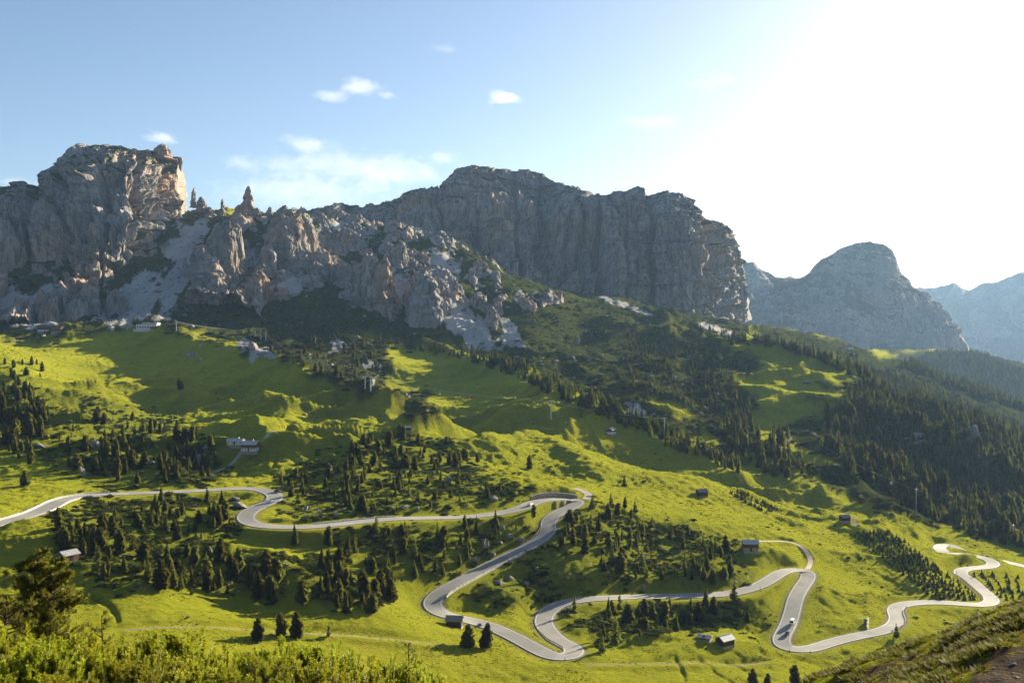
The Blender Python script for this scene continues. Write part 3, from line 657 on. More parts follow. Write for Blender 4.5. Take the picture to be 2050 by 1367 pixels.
LEFT = [
 [(-130, 690, 1020), (0, 690, 1030), (100, 690, 1060), (200, 670, 1110), (280, 640, 1160), (330, 590, 1260), (360, 540, 1400), (378, 500, 1500), (372, 490, 1750)],
 [(-130, 590, 1160), (0, 570, 1180), (60, 590, 1200), (130, 605, 1190), (190, 578, 1210), (265, 542, 1260), (305, 490, 1340), (345, 462, 1430), (377, 455, 1500), (371, 455, 1750)],
 [(-130, 490, 1310), (0, 470, 1320), (60, 465, 1320), (130, 445, 1310), (190, 432, 1300), (255, 405, 1315), (300, 390, 1380), (345, 385, 1460), (374, 395, 1510), (368, 395, 1750)],
 [(-130, 425, 1425), (0, 405, 1430), (60, 385, 1420), (130, 358, 1400), (190, 330, 1390), (260, 328, 1390), (300, 335, 1430), (345, 340, 1490), (366, 345, 1530), (361, 345, 1750)],
 [(-130, 398, 1515), (0, 377, 1520), (45, 364, 1520), (56, 372, 1520), (75, 346, 1510), (95, 336, 1500), (120, 326, 1490), (160, 301, 1480), (185, 290, 1480), (215, 288, 1480), (250, 293, 1480), (285, 301, 1490), (302, 301, 1500), (330, 304, 1530), (345, 312, 1550), (360, 316, 1560), (355, 318, 1750)]]
loft("left_mountain", closer(LEFT, 115), 600, 340, seed=50, jag=4, turf=0.8, clefts=((284, 40, 6), (262, 22, 4), (120, 26, 5), (60, 40, 7), (205, 20, 5), (338, 22, 4)))
CENTRE = [
 [(520, 580, 1640), (760, 570, 1640), (900, 570, 1640), (1000, 590, 1640), (1100, 610, 1650), (1200, 620, 1690), (1290, 635, 1710), (1340, 650, 1690), (1400, 672, 1670), (1470, 668, 1770), (1508, 640, 1930), (1494, 640, 2250)],
 [(520, 540, 1660), (760, 530, 1660), (900, 535, 1660), (1000, 555, 1650), (1100, 578, 1660), (1200, 590, 1700), (1290, 605, 1720), (1340, 622, 1700), (1400, 645, 1680), (1470, 640, 1780), (1500, 608, 1940), (1486, 608, 2250)],
 [(520, 470, 1760), (760, 450, 1790), (880, 428, 1790), (1000, 418, 1820), (1100, 430, 1830), (1160, 440, 1820), (1200, 450, 1800), (1300, 450, 1790), (1400, 470, 1760), (1450, 500, 1830), (1479, 545, 1930), (1462, 545, 2250)],
 [(520, 455, 1830), (760, 438, 1880), (880, 408, 1910), (1000, 396, 1950), (1100, 404, 1950), (1160, 416, 1900), (1200, 418, 1850), (1300, 412, 1830), (1400, 430, 1800), (1440, 475, 1850), (1468, 502, 1930), (1450, 502, 2250)],
 [(520, 438, 1860), (570, 421, 1880), (640, 414, 1900), (665, 409, 1900), (700, 413, 1910), (735, 411, 1920), (760, 409, 1930), (800, 396, 1940), (860, 376, 1950), (877, 368, 1950), (881, 376, 1960), (905, 353, 1970), (930, 339, 1980), (965, 333, 1990), (985, 334, 2000), (1000, 339, 2000), (1060, 341, 2000), (1095, 347, 2000), (1105, 359, 1990), (1125, 363, 1970), (1160, 381, 1930), (1185, 391, 1900), (1195, 388, 1890), (1240, 382, 1890), (1275, 374, 1890), (1298, 380, 1880), (1304, 391, 1880), (1340, 384, 1870), (1370, 385, 1870), (1400, 403, 1870), (1430, 440, 1880), (1445, 455, 1900), (1465, 470, 1940), (1445, 470, 2250)]]
loft("central_mountain", closer(CENTRE, 120), 780, 300, seed=90, L=1.15, jag=4, turf=0.7, clefts=((1196, 70, 9), (1303, 55, 6), (1166, 40, 6), (1252, 22, 4), (1415, 45, 6), (880, 40, 6), (1030, 22, 5)))
SASS = [
 [(1440, 680, 3700), (1550, 700, 3700), (1650, 730, 3700), (1760, 740, 3650), (1850, 745, 3700), (1920, 740, 3800), (1965, 740, 3900), (1960, 740, 4600)],
 [(1440, 600, 4100), (1550, 625, 4050), (1650, 640, 3950), (1760, 640, 3850), (1850, 645, 3850), (1900, 655, 3900), (1940, 690, 3990), (1935, 690, 4700)],
 [(1440, 560, 4300), (1550, 590, 4300), (1620, 590, 4200), (1700, 560, 4150), (1760, 550, 4100), (1810, 570, 4050), (1860, 605, 4050), (1905, 645, 4080), (1900, 645, 4700)],
 [(1440, 527, 4500), (1485, 523, 4500), (1510, 524, 4500), (1530, 541, 4500), (1550, 554, 4500), (1600, 556, 4500), (1620, 546, 4480), (1650, 516, 4450), (1680, 498, 4430), (1710, 486, 4420), (1740, 482, 4400), (1765, 485, 4380), (1785, 497, 4350), (1797, 525, 4330), (1815, 552, 4300), (1822, 572, 4280), (1860, 592, 4250), (1885, 612, 4230), (1880, 615, 4800)]]
loft("domed_mountain", SASS, 380, 200, seed=130, L=2.3, A=0.42, jag=2, mat=MAT_ROCK_FAR, back=900)
FARR = [
 [(1780, 840, 6500), (1900, 840, 6500), (2050, 860, 6300), (2400, 880, 6300)],
 [(1780, 690, 8200), (1900, 690, 8200), (2050, 680, 8000), (2400, 640, 7800)],
 [(1780, 574, 9300), (1820, 573, 9300), (1850, 571, 9300), (1890, 569, 9300), (1910, 563, 9200), (1940, 576, 9200), (1965, 563, 9000), (2000, 556, 9000), (2030, 546, 8900), (2050, 541, 8900), (2150, 521, 8800), (2400, 500, 8700)]]
loft("far_range", FARR, 220, 120, seed=170, L=4.0, A=0.4, jag=3, mat=MAT_ROCK_FAR, back=1500, strata=0.4)
PEAK = [[(1540, 590, 9000), (1580, 590, 9000), (1640, 590, 9000)], [(1560, 560, 9100), (1572, 552, 9100), (1582, 543, 9100), (1592, 549, 9100), (1605, 556, 9100), (1640, 570, 9100)]]
loft("snowy_peak", PEAK, 40, 16, seed=190, L=3.0, A=0.15, jag=0, mat=MAT_ROCK_FAR, back=900)

# broken band of towers between the scree slopes
def rock_band():
    pxs = np.linspace(345, 1190, 620); ys = np.exp(np.linspace(math.log(1020 * S), math.log(1480 * S), 470))
    U = ray(pxs, np.full_like(pxs, 560.0))[0]
    Y = ys[:, None] + np.zeros((1, len(U))); X = U[None] * Y
    Z = grid_at(ZT, X, Y); px, py = pix(X, Y, Z)
    P = [[(360, 640), (380, 560), (400, 500), (440, 450), (560, 430), (700, 420), (880, 440), (960, 500), (1040, 540), (1130, 585), (1120, 605), (1040, 612), (980, 650), (940, 640), (900, 600), (870, 650), (800, 650), (760, 610), (700, 605), (640, 590), (560, 590), (520, 630), (440, 650)]]
    dens = poly_mask(P[0], px, py, 22, 20, 40, 300)
    hole = np.zeros(X.shape)
    for p in ([(560, 640), (600, 600), (660, 560), (700, 600), (720, 680), (560, 690)], [(735, 560), (765, 520), (800, 540), (830, 600), (775, 590)], [(840, 500), (900, 500), (930, 560), (880, 560)], [(980, 530), (1060, 545), (1120, 590), (1060, 600), (1000, 575)], [(590, 440), (640, 450), (640, 470), (600, 465)]):
        hole = np.maximum(hole, poly_mask(p, px, py, 12, 14, 30, 310))
    H = np.full(X.shape, -1.0)
    for cell, hmin, hmax, rr, sd, pr in ((78, 16, 58, 0.62, 1, 0.9), (40, 8, 34, 0.6, 2, 0.75), (20, 4, 15, 0.58, 3, 0.55)):
        wx_ = X + 5 * n2(X / 14, Y / 14, sd + 60); wy_ = Y + 5 * n2(X / 14, Y / 14, sd + 61)
        ci = np.floor(wx_ / cell).astype(int); cj = np.floor(wy_ / cell).astype(int)
        best = np.full(X.shape, -1.0)
        for a in (-1, 0, 1):
            for b in (-1, 0, 1):
                ii = ci + a; jj = cj + b
                h1 = _perm[(_perm[(ii + 40 * sd) & 255] + jj) & 255]; h2 = _perm[(h1 + 77) & 255]; h3 = _perm[(h2 + 31) & 255]; h4 = _perm[(h3 + 13) & 255]
                cx_ = (ii + 0.15 + 0.7 * h1 / 255) * cell; cy_ = (jj + 0.15 + 0.7 * h2 / 255) * cell
                hh = (hmin + (hmax - hmin) * (h3 / 255) ** 1.6) * (h4 / 255 < pr); R = cell * rr * (0.55 + 0.5 * h4 / 255)
                d = np.hypot((wx_ - cx_), (wy_ - cy_) * 0.8) / R
                prof = hh * (1 - sstep(0.5, 0.98, d) * 1.12) + 0.45 * hh * (1 - d)
                best = np.maximum(best, np.where(d < 1, prof, -1))
        H = np.maximum(H, best)
    H = H * dens * (1 - hole) * (1 - 0.72 * sstep(1180 * S, 1330 * S, Y)) * (1 - 0.55 * sstep(780, 1020, px)) * (0.55 + 0.9 * np.clip(0.5 + 1.2 * n2(X / 120, Y / 120, 70), 0, 1))
    dens = dens * sstep(-0.45, -0.1, n2(X / 60, Y / 80, 72) + 0.25)
    H = np.where(dens > 0.3, H, H * dens)
    H = H - 3.2 + 7 * np.clip(dens - 0.35, 0, 1) * n2(X / 26, Y / 26, 71) * 1.5
    Zr = Z + H
    pos = np.clip(H / 6, 0, 1)
    Zr = Zr + pos * (4.5 * np.minimum(1, 2.2 * worley(X / 9, Y / 9, Zr / 20, 73)[0]) - 2 + 1.6 * n3(X / 4, Y / 4, Zr / 8, 74))
    sx = 5.0 * n3(X / 22, Y / 22, Zr / 9, 75) + 2.2 * n3(X / 8, Y / 8, Zr / 4, 76)
    sy = 5.0 * n3(X / 22, Y / 22, Zr / 9, 77) + 2.2 * n3(X / 8, Y / 8, Zr / 4, 78)
    gx = np.gradient(Zr, axis=1) / (np.gradient(X, axis=1) + 1e-9); gy = np.gradient(Zr, axis=0) / (np.gradient(Y, axis=0) + 1e-9); sl = np.hypot(gx, gy)
    for _ in range(3): sl[1:-1] = (sl[:-2] + sl[1:-1] + sl[2:]) / 3; sl[:, 1:-1] = (sl[:, :-2] + sl[:, 1:-1] + sl[:, 2:]) / 3
    TF = 1 - sstep(0.55, 1.0, sl + 0.6 * n2(X / 40, Y / 40, 79))
    V = np.stack([X + sx * pos, Y + sy * pos, Zr], -1).reshape(-1, 3)
    F = grid_faces(len(ys), len(U)); keep = (H.reshape(-1)[F] > -3.0).any(1); F = F[keep]
    used = np.unique(F); mp_ = np.full(len(V), -1); mp_[used] = np.arange(len(used))
    me = mesh_np("rock_towers", V[used], mp_[F]); add_attr(me, "turf", TF.ravel()[used]); add_attr(me, "rubble", np.zeros(len(used)))
    tag(link("rocky_slope", me, MAT_ROCK), kind="structure")
rock_band()

# ------------------------------------------------------------------ the evening haze
def haze_box():
    me = bpy.data.meshes.new("haze"); bm = bmesh.new(); bmesh.ops.create_cube(bm, size=1.0); bm.to_mesh(me); bm.free()
    o = link("haze", me); o.location = (0, 7300, 100); o.scale = (32000, 15800, 1700)
    m, nt = new_mat("evening_haze"); t = NT(nt)
    v = t.n("ShaderNodeVolumePrincipled"); v.inputs['Color'].default_value = (0.38, 0.62, 1.0, 1)
    v.inputs['Density'].default_value = HAZE_DENSITY; v.inputs['Anisotropy'].default_value = 0.2
    oo = t.n("ShaderNodeOutputMaterial"); t.link(v.outputs[0], oo.inputs['Volume'])
    me.materials.append(m); tag(o, "thin blue evening haze filling the valley air", None, kind="stuff")
HAZE_DENSITY = 3.0e-5
haze_box()

# ------------------------------------------------------------------ vegetation: prototypes
def mat_needles(name, c, c2, transl=0.58, objvar=0.42):
    return simple_mat(name, c, 0.75, 0.25, var=0.45, scale=1.3, transl=transl, objvar=objvar, c2=c2)
MAT_SPRUCE = mat_needles("spruce_needles", (0.066, 0.08, 0.014), (0.15, 0.156, 0.022))
MAT_PINE = mat_needles("stone_pine_needles", (0.07, 0.08, 0.014), (0.16, 0.158, 0.022))
MAT_LARCH = mat_needles("larch_needles", (0.11, 0.13, 0.022), (0.19, 0.2, 0.03), 0.45)
MAT_SCRUB = mat_needles("dwarf_pine_scrub", (0.045, 0.054, 0.012), (0.095, 0.10, 0.017), 0.3)
MAT_BUSH = mat_needles("meadow_bush_leaves", (0.070, 0.095, 0.014), (0.13, 0.15, 0.02), 0.35)
MAT_BARK = simple_mat("conifer_bark", (0.085, 0.060, 0.042), 0.95, 0.1, var=0.35, scale=6, stretch=(1, 1, 0.2))

def tube(P, R, k=6):
    P = np.array(P, float); R = np.array(R, float); n = len(P)
    T = np.gradient(P, axis=0); T /= np.linalg.norm(T, axis=1)[:, None] + 1e-9
    up = np.where(np.abs(T[:, 2:3]) > 0.9, np.array([[1.0, 0, 0]]), np.array([[0, 0, 1.0]]))
    A = np.cross(T, up); A /= np.linalg.norm(A, axis=1)[:, None] + 1e-9; B = np.cross(T, A)
    a = np.linspace(0, 2 * np.pi, k, endpoint=False)
    V = P[:, None] + R[:, None, None] * (np.cos(a)[None, :, None] * A[:, None] + np.sin(a)[None, :, None] * B[:, None])
    i = np.arange(n - 1)[:, None] * k; j = np.arange(k)[None]; j2 = (j + 1) % k
    F = np.stack([i + j, i + j2, i + k + j2, i + k + j], -1).reshape(-1, 4)
    return V.reshape(-1, 3), F
def join(parts):
    V, F, o = [], [], 0
    for v, f in parts: V.append(v); F.append(f + o); o += len(v)
    return np.vstack(V), np.vstack(F)
def blades(base, tip, side, droop=None):
    """tapered kite blades: base, two shoulders, tip"""
    m = base * 0.42 + tip * 0.58
    V = np.stack([base, m - side, tip, m + side], 1).reshape(-1, 3)
    i = np.arange(len(base))[:, None] * 4
    return V, i + np.array([[0, 1, 2, 3]])
def crown(r, prof, n, z0=0.08, slope=-0.25, wid=0.05, inner=0.25, jit=0.35, lean=0.0):
    """unit conifer crown made of branch sprays"""
    zf = z0 + (1 - z0) * r.random(n) ** 1.15
    a = r.random(n) * 2 * np.pi; lob = 1 + jit * (r.random(n) - 0.5) + 0.22 * np.sin(a * 3 + zf * 19 + r.random() * 6) * np.sin(zf * 23)
    R = prof(zf) * lob
    ca, sa = np.cos(a), np.sin(a); d = np.stack([ca, sa, np.zeros(n)], 1); sd = np.stack([-sa, ca, np.zeros(n)], 1)
    base = d * (R * inner)[:, None]; base[:, 2] = zf + 0.01
    tip = d * R[:, None]; tip[:, 2] = zf + slope * R + 0.03 * (r.random(n) - 0.5)
    w = (wid * (0.6 + 0.8 * r.random(n)) * (0.35 + R / prof(np.array([0.25]))[0]))[:, None]
    tw = (r.random(n)[:, None] - 0.5) * 1.2
    side = sd * w + np.array([[0, 0, 1.0]]) * w * tw
    V1, F1 = blades(base, tip, side)
    up = d * 0.25 * w + np.array([[0, 0, 1.0]]) * w * 0.9 + sd * w * 0.3 * (r.random(n)[:, None] - 0.5)
    V2, F2 = blades(base, tip, up)
    return join([(V1, F1), (V2, F2)])
def p_spruce(z): return 0.20 * np.maximum(0.03, (1 - z)) ** 0.85 + 0.006
def p_slim(z): return 0.135 * np.maximum(0.03, (1 - z)) ** 0.7 + 0.006
def p_pine(z): return 0.185 * np.sqrt(np.maximum(0.02, 1 - ((z - 0.40) / 0.62) ** 2)) * (0.85 + 0.15 * (1 - z))
def p_pine2(z): return 0.225 * np.sqrt(np.maximum(0.02, 1 - ((z - 0.36) / 0.66) ** 2)) * (1.05 - 0.45 * z)
def p_larch(z): return 0.19 * np.maximum(0.03, (1 - z)) ** 0.75 + 0.008
KINDS = [("spruce", p_spruce, 300, -0.35, 0.052, 0.06, MAT_SPRUCE), ("slim_spruce", p_slim, 260, -0.3, 0.045, 0.05, MAT_SPRUCE),
         ("stone_pine", p_pine, 330, 0.18, 0.060, 0.07, MAT_PINE), ("broad_stone_pine", p_pine2, 360, 0.12, 0.066, 0.06, MAT_PINE),
         ("larch", p_larch, 190, -0.12, 0.030, 0.12, MAT_LARCH), ("old_stone_pine", p_pine, 230, 0.25, 0.075, 0.16, MAT_PINE)]
PROTO = []
for ki, (nm, pr, cnt, sl, wd, z0, mt) in enumerate(KINDS):
    for v in range(2):
        r = np.random.default_rng(100 + ki * 10 + v)
        V, F = crown(r, pr, cnt, z0, sl, wd, inner=0.12 if nm != "larch" else 0.05, jit=0.95)
        gp = 1 - 0.45 * np.clip(n2(np.arctan2(V[:, 1], V[:, 0]) * 1.3 + 3 * v, V[:, 2] * 5, 300 + ki) * 1.6, 0, 1); V[:, :2] *= gp[:, None]
        V[:, 0] += 0.02 * np.sin(V[:, 2] * 4 + v); cme = mesh_np(nm + "_crown", V, F); cme.materials.append(mt)
        tv, tf = tube([(0, 0, -0.04), (0, 0, 0.3), (0.01 * v, 0, 0.75), (0, 0, 0.98)], [0.022, 0.016, 0.009, 0.002], 5)
        tme = mesh_np(nm + "_trunk", tv, tf); tme.materials.append(MAT_BARK)
        jv, jf = join([(V, F), (tv, tf)])
        jme = mesh_np(nm + "_whole", jv, jf); jme.materials.append(mt)
        PROTO.append((nm, cme, tme, jme))

def gn_scatter(name, meshes, P, rotz, scl, idx, label):
    """one ground-cover object: instances of a few meshes on points"""
    cl_ = bpy.data.collections.new(name + "_source")
    for i, me in enumerate(meshes):
        cl_.objects.link(bpy.data.objects.new("%s_%02d" % (name, i), me))
    me = bpy.data.meshes.new(name); me.vertices.add(len(P)); me.vertices.foreach_set('co', np.ascontiguousarray(P, np.float32).ravel())
    a = me.attributes.new("rot", 'FLOAT_VECTOR', 'POINT'); rv = np.zeros((len(P), 3), np.float32); rv[:, 2] = rotz; a.data.foreach_set('vector', rv.ravel())
    a = me.attributes.new("scl", 'FLOAT_VECTOR', 'POINT'); a.data.foreach_set('vector', np.ascontiguousarray(scl, np.float32).ravel())
    a = me.attributes.new("idx", 'INT', 'POINT'); a.data.foreach_set('value', np.ascontiguousarray(idx, np.int32))
    ng = bpy.data.node_groups.new(name + "_scatter", 'GeometryNodeTree')
    ng.interface.new_socket("Geometry", in_out='INPUT', socket_type='NodeSocketGeometry'); ng.interface.new_socket("Geometry", in_out='OUTPUT', socket_type='NodeSocketGeometry')
    N = ng.nodes; L = ng.links
    gi = N.new('NodeGroupInput'); go = N.new('NodeGroupOutput'); ip = N.new('GeometryNodeInstanceOnPoints'); ci = N.new('GeometryNodeCollectionInfo')
    ci.inputs['Collection'].default_value = cl_; ci.inputs['Separate Children'].default_value = True; ci.inputs['Reset Children'].default_value = True
    def na(nm, tp):
        n = N.new('GeometryNodeInputNamedAttribute'); n.data_type = tp; n.inputs['Name'].default_value = nm; return n.outputs['Attribute']
    L.new(gi.outputs[0], ip.inputs['Points']); L.new(ci.outputs[0], ip.inputs['Instance']); ip.inputs['Pick Instance'].default_value = True
    L.new(na("idx", 'INT'), ip.inputs['Instance Index']); L.new(na("rot", 'FLOAT_VECTOR'), ip.inputs['Rotation']); L.new(na("scl", 'FLOAT_VECTOR'), ip.inputs['Scale'])
    L.new(ip.outputs[0], go.inputs[0])
    o = link(name, me); md = o.modifiers.new("scatter", 'NODES'); md.node_group = ng
    tag(o, label, kind="stuff"); return o

def in_poly(poly, n, r):
    P = np.array(poly, float); out = []
    lo, hi = P.min(0), P.max(0)
    while len(out) < n:
        q = lo + r.random((4 * n + 40, 2)) * (hi - lo); ins = np.zeros(len(q), bool)
        for (x0, y0), (x1, y1) in zip(P, np.roll(P, -1, 0)):
            ins ^= ((y0 > q[:, 1]) != (y1 > q[:, 1])) & (q[:, 0] < (x1 - x0) * (q[:, 1] - y0) / (y1 - y0 + 1e-9) + x0)
        out += [tuple(v) for v in q[ins]]
    return np.array(out[:n])
def clear_of_road(p, m): return grid_at(ROADDIST, p[:, 0], p[:, 1]) > ROAD_HALF + m

# ------------------------------------------------------------------ trees
# polygon, count, heights (m), kinds, label, group
ZN = [
 ([(-20, 760), (60, 775), (100, 845), (60, 930), (-20, 900)], 85, (9, 14), (0, 2, 3, 5), "conifer in the dense stand on the left slope below the refuge track", "trees of the dense stand at the left slope"),
 ([(90, 850), (200, 835), (330, 840), (420, 890), (440, 950), (300, 975), (160, 960), (90, 900)], 105, (6, 13), (0, 1, 2, 3, 5), "conifer on the bouldery slope between the long white house and the upper road", "trees above the upper road"),
 ([(230, 1002), (440, 1000), (475, 1040), (430, 1090), (320, 1075), (230, 1050)], 46, (5, 11), (1, 2, 3, 0), "conifer on the bank just below the upper road beside the sharp bend", "trees below the upper road"),
 ([(110, 1060), (220, 1065), (300, 1120), (330, 1180), (250, 1185), (125, 1120)], 40, (6, 12), (2, 3, 5, 4), "tall conifer in the thick grove behind the red log barn", "trees of the grove by the log barn"),
 ([(330, 1110), (440, 1120), (590, 1160), (620, 1215), (440, 1205), (340, 1180)], 42, (7, 13), (2, 3, 4, 5), "stone pine in the open grove above the ditch meadow", "trees of the open grove above the ditch"),
 ([(600, 1130), (700, 1150), (785, 1190), (775, 1245), (640, 1215)], 32, (7, 13), (2, 3, 0, 5), "conifer in the clump left of the long straight road climb", "trees left of the straight climb"),
 ([(560, 960), (690, 940), (830, 935), (950, 960), (1050, 985), (960, 1005), (850, 1020), (640, 1030), (565, 1000)], 90, (5, 11), (0, 1, 2, 3, 4), "conifer on the rough ground above the middle road stretch", "trees above the middle road"),
 ([(690, 900), (770, 875), (820, 870), (905, 885), (960, 930), (830, 950), (700, 940)], 46, (7, 13), (0, 2, 3, 5), "dark conifer on the grassy shoulder below the tiny hut", "trees on the shoulder below the hut"),
 ([(650, 1075), (1030, 1048), (1060, 1070), (900, 1150), (780, 1165), (660, 1120)], 70, (6, 11), (0, 1, 2, 4), "conifer on the shaded rocky bank under the middle road", "trees on the shaded bank"),
 ([(1120, 1065), (1180, 1020), (1260, 1015), (1330, 1060), (1250, 1120), (1120, 1110)], 40, (7, 12), (2, 3, 4, 5), "conifer right of the steep road hairpin with the stone wall", "trees right of the walled hairpin"),
 ([(1250, 1070), (1400, 1065), (1480, 1115), (1450, 1175), (1220, 1180), (1180, 1130)], 58, (5, 12), (0, 1, 4, 3, 4), "conifer on the knoll between the walled hairpin and the grey roofed barn", "trees on the central knoll"),
 ([(1120, 1215), (1400, 1212), (1520, 1205), (1500, 1250), (1380, 1268), (1200, 1300)], 44, (5, 11), (0, 4, 2, 3), "conifer in the hollow below the level road stretch", "trees in the hollow below the level road"),
 ([(850, 700), (1000, 712), (1150, 780), (1300, 845), (1400, 895), (1480, 930), (1480, 950), (1350, 900), (1200, 832), (1050, 765), (930, 722)], 420, (8, 14), (0, 1, 4), "conifer of the belt along the middle slope under the scree", "trees of the long belt"),
 ([(1470, 800), (1560, 850), (1600, 900), (1660, 940), (1560, 960), (1480, 930), (1440, 860)], 230, (10, 17), (0, 1, 4, 2), "tall conifer in the wood beside the winding gravel track", "trees by the gravel track"),
 ([(1660, 790), (1740, 760), (1850, 810), (1960, 860), (2070, 890), (2070, 1010), (1900, 985), (1750, 950), (1640, 900)], 850, (10, 16), (0, 1, 4, 2), "conifer on the steep dark wooded hillside at the right", "trees of the right hillside"),
 ([(1640, 920), (1760, 975), (1850, 1040), (2070, 1110), (2070, 1010), (1900, 985), (1750, 950)], 230, (12, 18), (0, 1, 4, 2), "conifer of the wood edge along the foot of the right hillside", "trees at the wood edge"),
 ([(1250, 660), (1400, 680), (1500, 740), (1450, 830), (1350, 820), (1230, 760)], 380, (6, 11), (0, 4, 1), "small conifer among the dwarf pines below the great cliff", "trees among the dwarf pines"),
 ([(1560, 690), (1750, 738), (1900, 790), (2070, 860), (2070, 900), (1900, 840), (1750, 772), (1620, 715)], 900, (12, 18), (0, 1, 4), "conifer on the second wooded ridge", "trees of the second ridge"),
 ([(1350, 640), (1450, 668), (1600, 690), (1740, 715), (1600, 712), (1450, 690)], 110, (9, 14), (0, 1), "conifer on the crest under the domed mountain", "trees on the far crest"),
 ([(480, 668), (620, 655), (760, 690), (800, 770), (700, 780), (560, 720)], 90, (5, 10), (0, 2, 3), "small pine on the scrubby slope by the lift pylons", "trees by the lift pylons"),
 ([(1860, 705), (1960, 705), (2070, 750), (2070, 830), (1950, 790), (1800, 735)], 1900, (15, 22), (0, 1), "conifer on the hazy hill below the far houses", "trees of the hazy hill"),
 ([(700, 670), (840, 690), (960, 700), (900, 712), (760, 700)], 40, (7, 12), (0, 1, 4), "conifer at the foot of the pale scree fans", "trees at the scree foot"),
 ([(0, 720), (90, 730), (100, 760), (20, 760)], 10, (8, 12), (2, 3), "round pine on the sunlit pasture under the refuge", "pines on the refuge pasture"),
]
SINGLE = [  # px, py of the foot, height in photo pixels, kind, label
 (50, 972, 32, 3, "dark round pine alone on the lit bank above the left road"),
 (975, 1297, 52, 3, "dark pine standing right of the pair by the roadside hut"),
 (937, 1296, 48, 3, "dark pine nearest the roadside hut, beside its twin"),
 (517, 1283, 48, 3, "round dark pine leftmost of three behind the foreground shrubs"),
 (562, 1275, 50, 2, "middle one of three dark pines behind the foreground shrubs"),
 (594, 1277, 54, 3, "feathery dark pine rightmost of three behind the foreground shrubs"),
 (658, 1275, 30, 4, "small pale larch right of the three dark pines"),
 (1508, 1372, 36, 3, "small dark pine at the bottom edge, larger of two"),
 (1537, 1372, 26, 3, "small dark pine at the bottom edge, smaller of two"),
 (1592, 1376, 46, 2, "dark columnar pine at the foot of the grassy knoll"),
 (1794, 1278, 32, 4, "bushy little pine where the road passes behind the grassy knoll"),
 (1331, 1250, 48, 2, "broad dark pine below the level road stretch"), (1232, 1290, 60, 4, "tall airy larch below the level road stretch"),
 (1206, 1308, 40, 4, "pale larch nearest the lowest hairpin"), (1470, 1202, 42, 4, "larch standing against the road beside the level stretch"),
 (1413, 1212, 36, 0, "spruce in front of the level road stretch"), (1250, 973, 22, 0, "lone spruce on the bright meadow rim"),
 (1243, 1150, 44, 2, "slender dark pine alone on the sunlit knoll side"), (785, 1180, 46, 1, "slender spruce alone left of the shaded bank"),
 (1388, 1147, 38, 0, "dark spruce left of the grey roofed barn"), (590, 1088, 40, 0, "spruce standing right below the sharp bend"),
 (807, 880, 26, 3, "dark pine right below the tiny hut"), (1060, 940, 30, 2, "thick pine on the grassy rise above the walled hairpin"),
 (360, 780, 24, 3, "lone round pine in the shaded bowl of the pasture"), (322, 1180, 62, 3, "big pine with a white boulder at its foot"),
 (1068, 1035, 26, 2, "dark pine inside the walled hairpin"), (1578, 880, 22, 4, "lone larch beside the bend of the gravel track"),
]
ZSHORT = ["in the dense stand left of the bowl", "on the bouldery slope above the upper road", "below the upper road beside the sharp bend", "in the grove behind the log barn", "in the open grove above the ditch", "in the clump left of the straight climb", "on rough ground above the middle road", "on the shoulder below the tiny hut", "on the shaded bank under the middle road", "right of the walled hairpin", "on the knoll left of the two storey barn", "in the hollow below the level road", "in the belt under the scree", "in the wood beside the gravel track", "on the steep dark right hillside", "at the wood edge under the right hillside", "among dwarf pines below the great cliff", "on the second wooded ridge", "on the crest under the domed mountain", "on the scrubby slope by the pylons", "on the hazy hill", "at the foot of the scree fans", "on the sunlit pasture under the refuge"]
KWORD = ["spruce", "slim spruce", "stone pine", "broad stone pine", "larch", "tufted stone pine"]
ORD = ["leftmost", "second from left", "third from left", "fourth from left", "fifth from left", "sixth from left", "seventh from left", "eighth from left", "ninth from left", "tenth from left", "eleventh from left", "twelfth from left", "thirteenth from left", "fourteenth from left"]
def rank_labels(items, key, px, text):
    """a label of its own for each item: look first, then its rank from the left"""
    out = {}; g = {}
    for i, it in enumerate(items): g.setdefault(key(it), []).append(i)
    for k, ids in g.items():
        ids.sort(key=lambda i: px(items[i]))
        for n_, i in enumerate(ids):
            if len(ids) == 1: out[i] = "the " + text(k)
            elif len(ids) <= 15: out[i] = ("rightmost" if n_ == len(ids) - 1 else ORD[n_]) + " " + text(k)
            else: out[i] = text(k)
    return out
def place_tree(kind, variant, p, h, rz, wf, label, group):
    nm, cme, tme, _ = PROTO[kind * 2 + variant]
    e = bpy.data.objects.new(nm + "_tree", None); col.objects.link(e); e.empty_display_size = 0.3
    e.location = p; e.rotation_euler = (0, 0, rz); e.scale = (h * wf, h * wf, h)
    tag(e, label, "tree", group)
    for n_, m_ in (("crown", cme), ("trunk", tme)):
        c = bpy.data.objects.new(n_, m_); col.objects.link(c); c.parent = e
    return e
cand = []
rt = np.random.default_rng(31)
for zi, (poly, cnt, (h0, h1), kinds, lab, grp) in enumerate(ZN):
    q = in_poly(poly, cnt, rt); p = hit(q[:, 0], q[:, 1], ZT); ok = ~np.isnan(p[:, 0]); p = p[ok]
    p = p[clear_of_road(p, 2.6)]; p = p[grid_at(clear, p[:, 0], p[:, 1]) < 0.4 + 0.25 * rt.random(len(p))]
    for k in range(len(p)):
        h = (h0 + (h1 - h0) * rt.random() ** 1.3) * (0.86 if p[k, 1] < 900 else 1.0)
        if rt.random() < 0.35: h *= 0.45 + 0.3 * rt.random()
        cand.append((h * FPX / p[k, 1], p[k], h, kinds[rt.integers(len(kinds))], zi, pix(*p[k])))
N_SINGLE = 0
for px_, py_, hp, kd, lab in SINGLE:
    p = hit(px_, py_, ZT)[0]
    if np.isnan(p[0]): continue
    place_tree(kd, N_SINGLE % 2, (p[0], p[1], p[2] - 0.1), hp * p[1] / FPX, rt.random() * 6.28, 1.0 + 0.25 * rt.random(), lab, None); N_SINGLE += 1
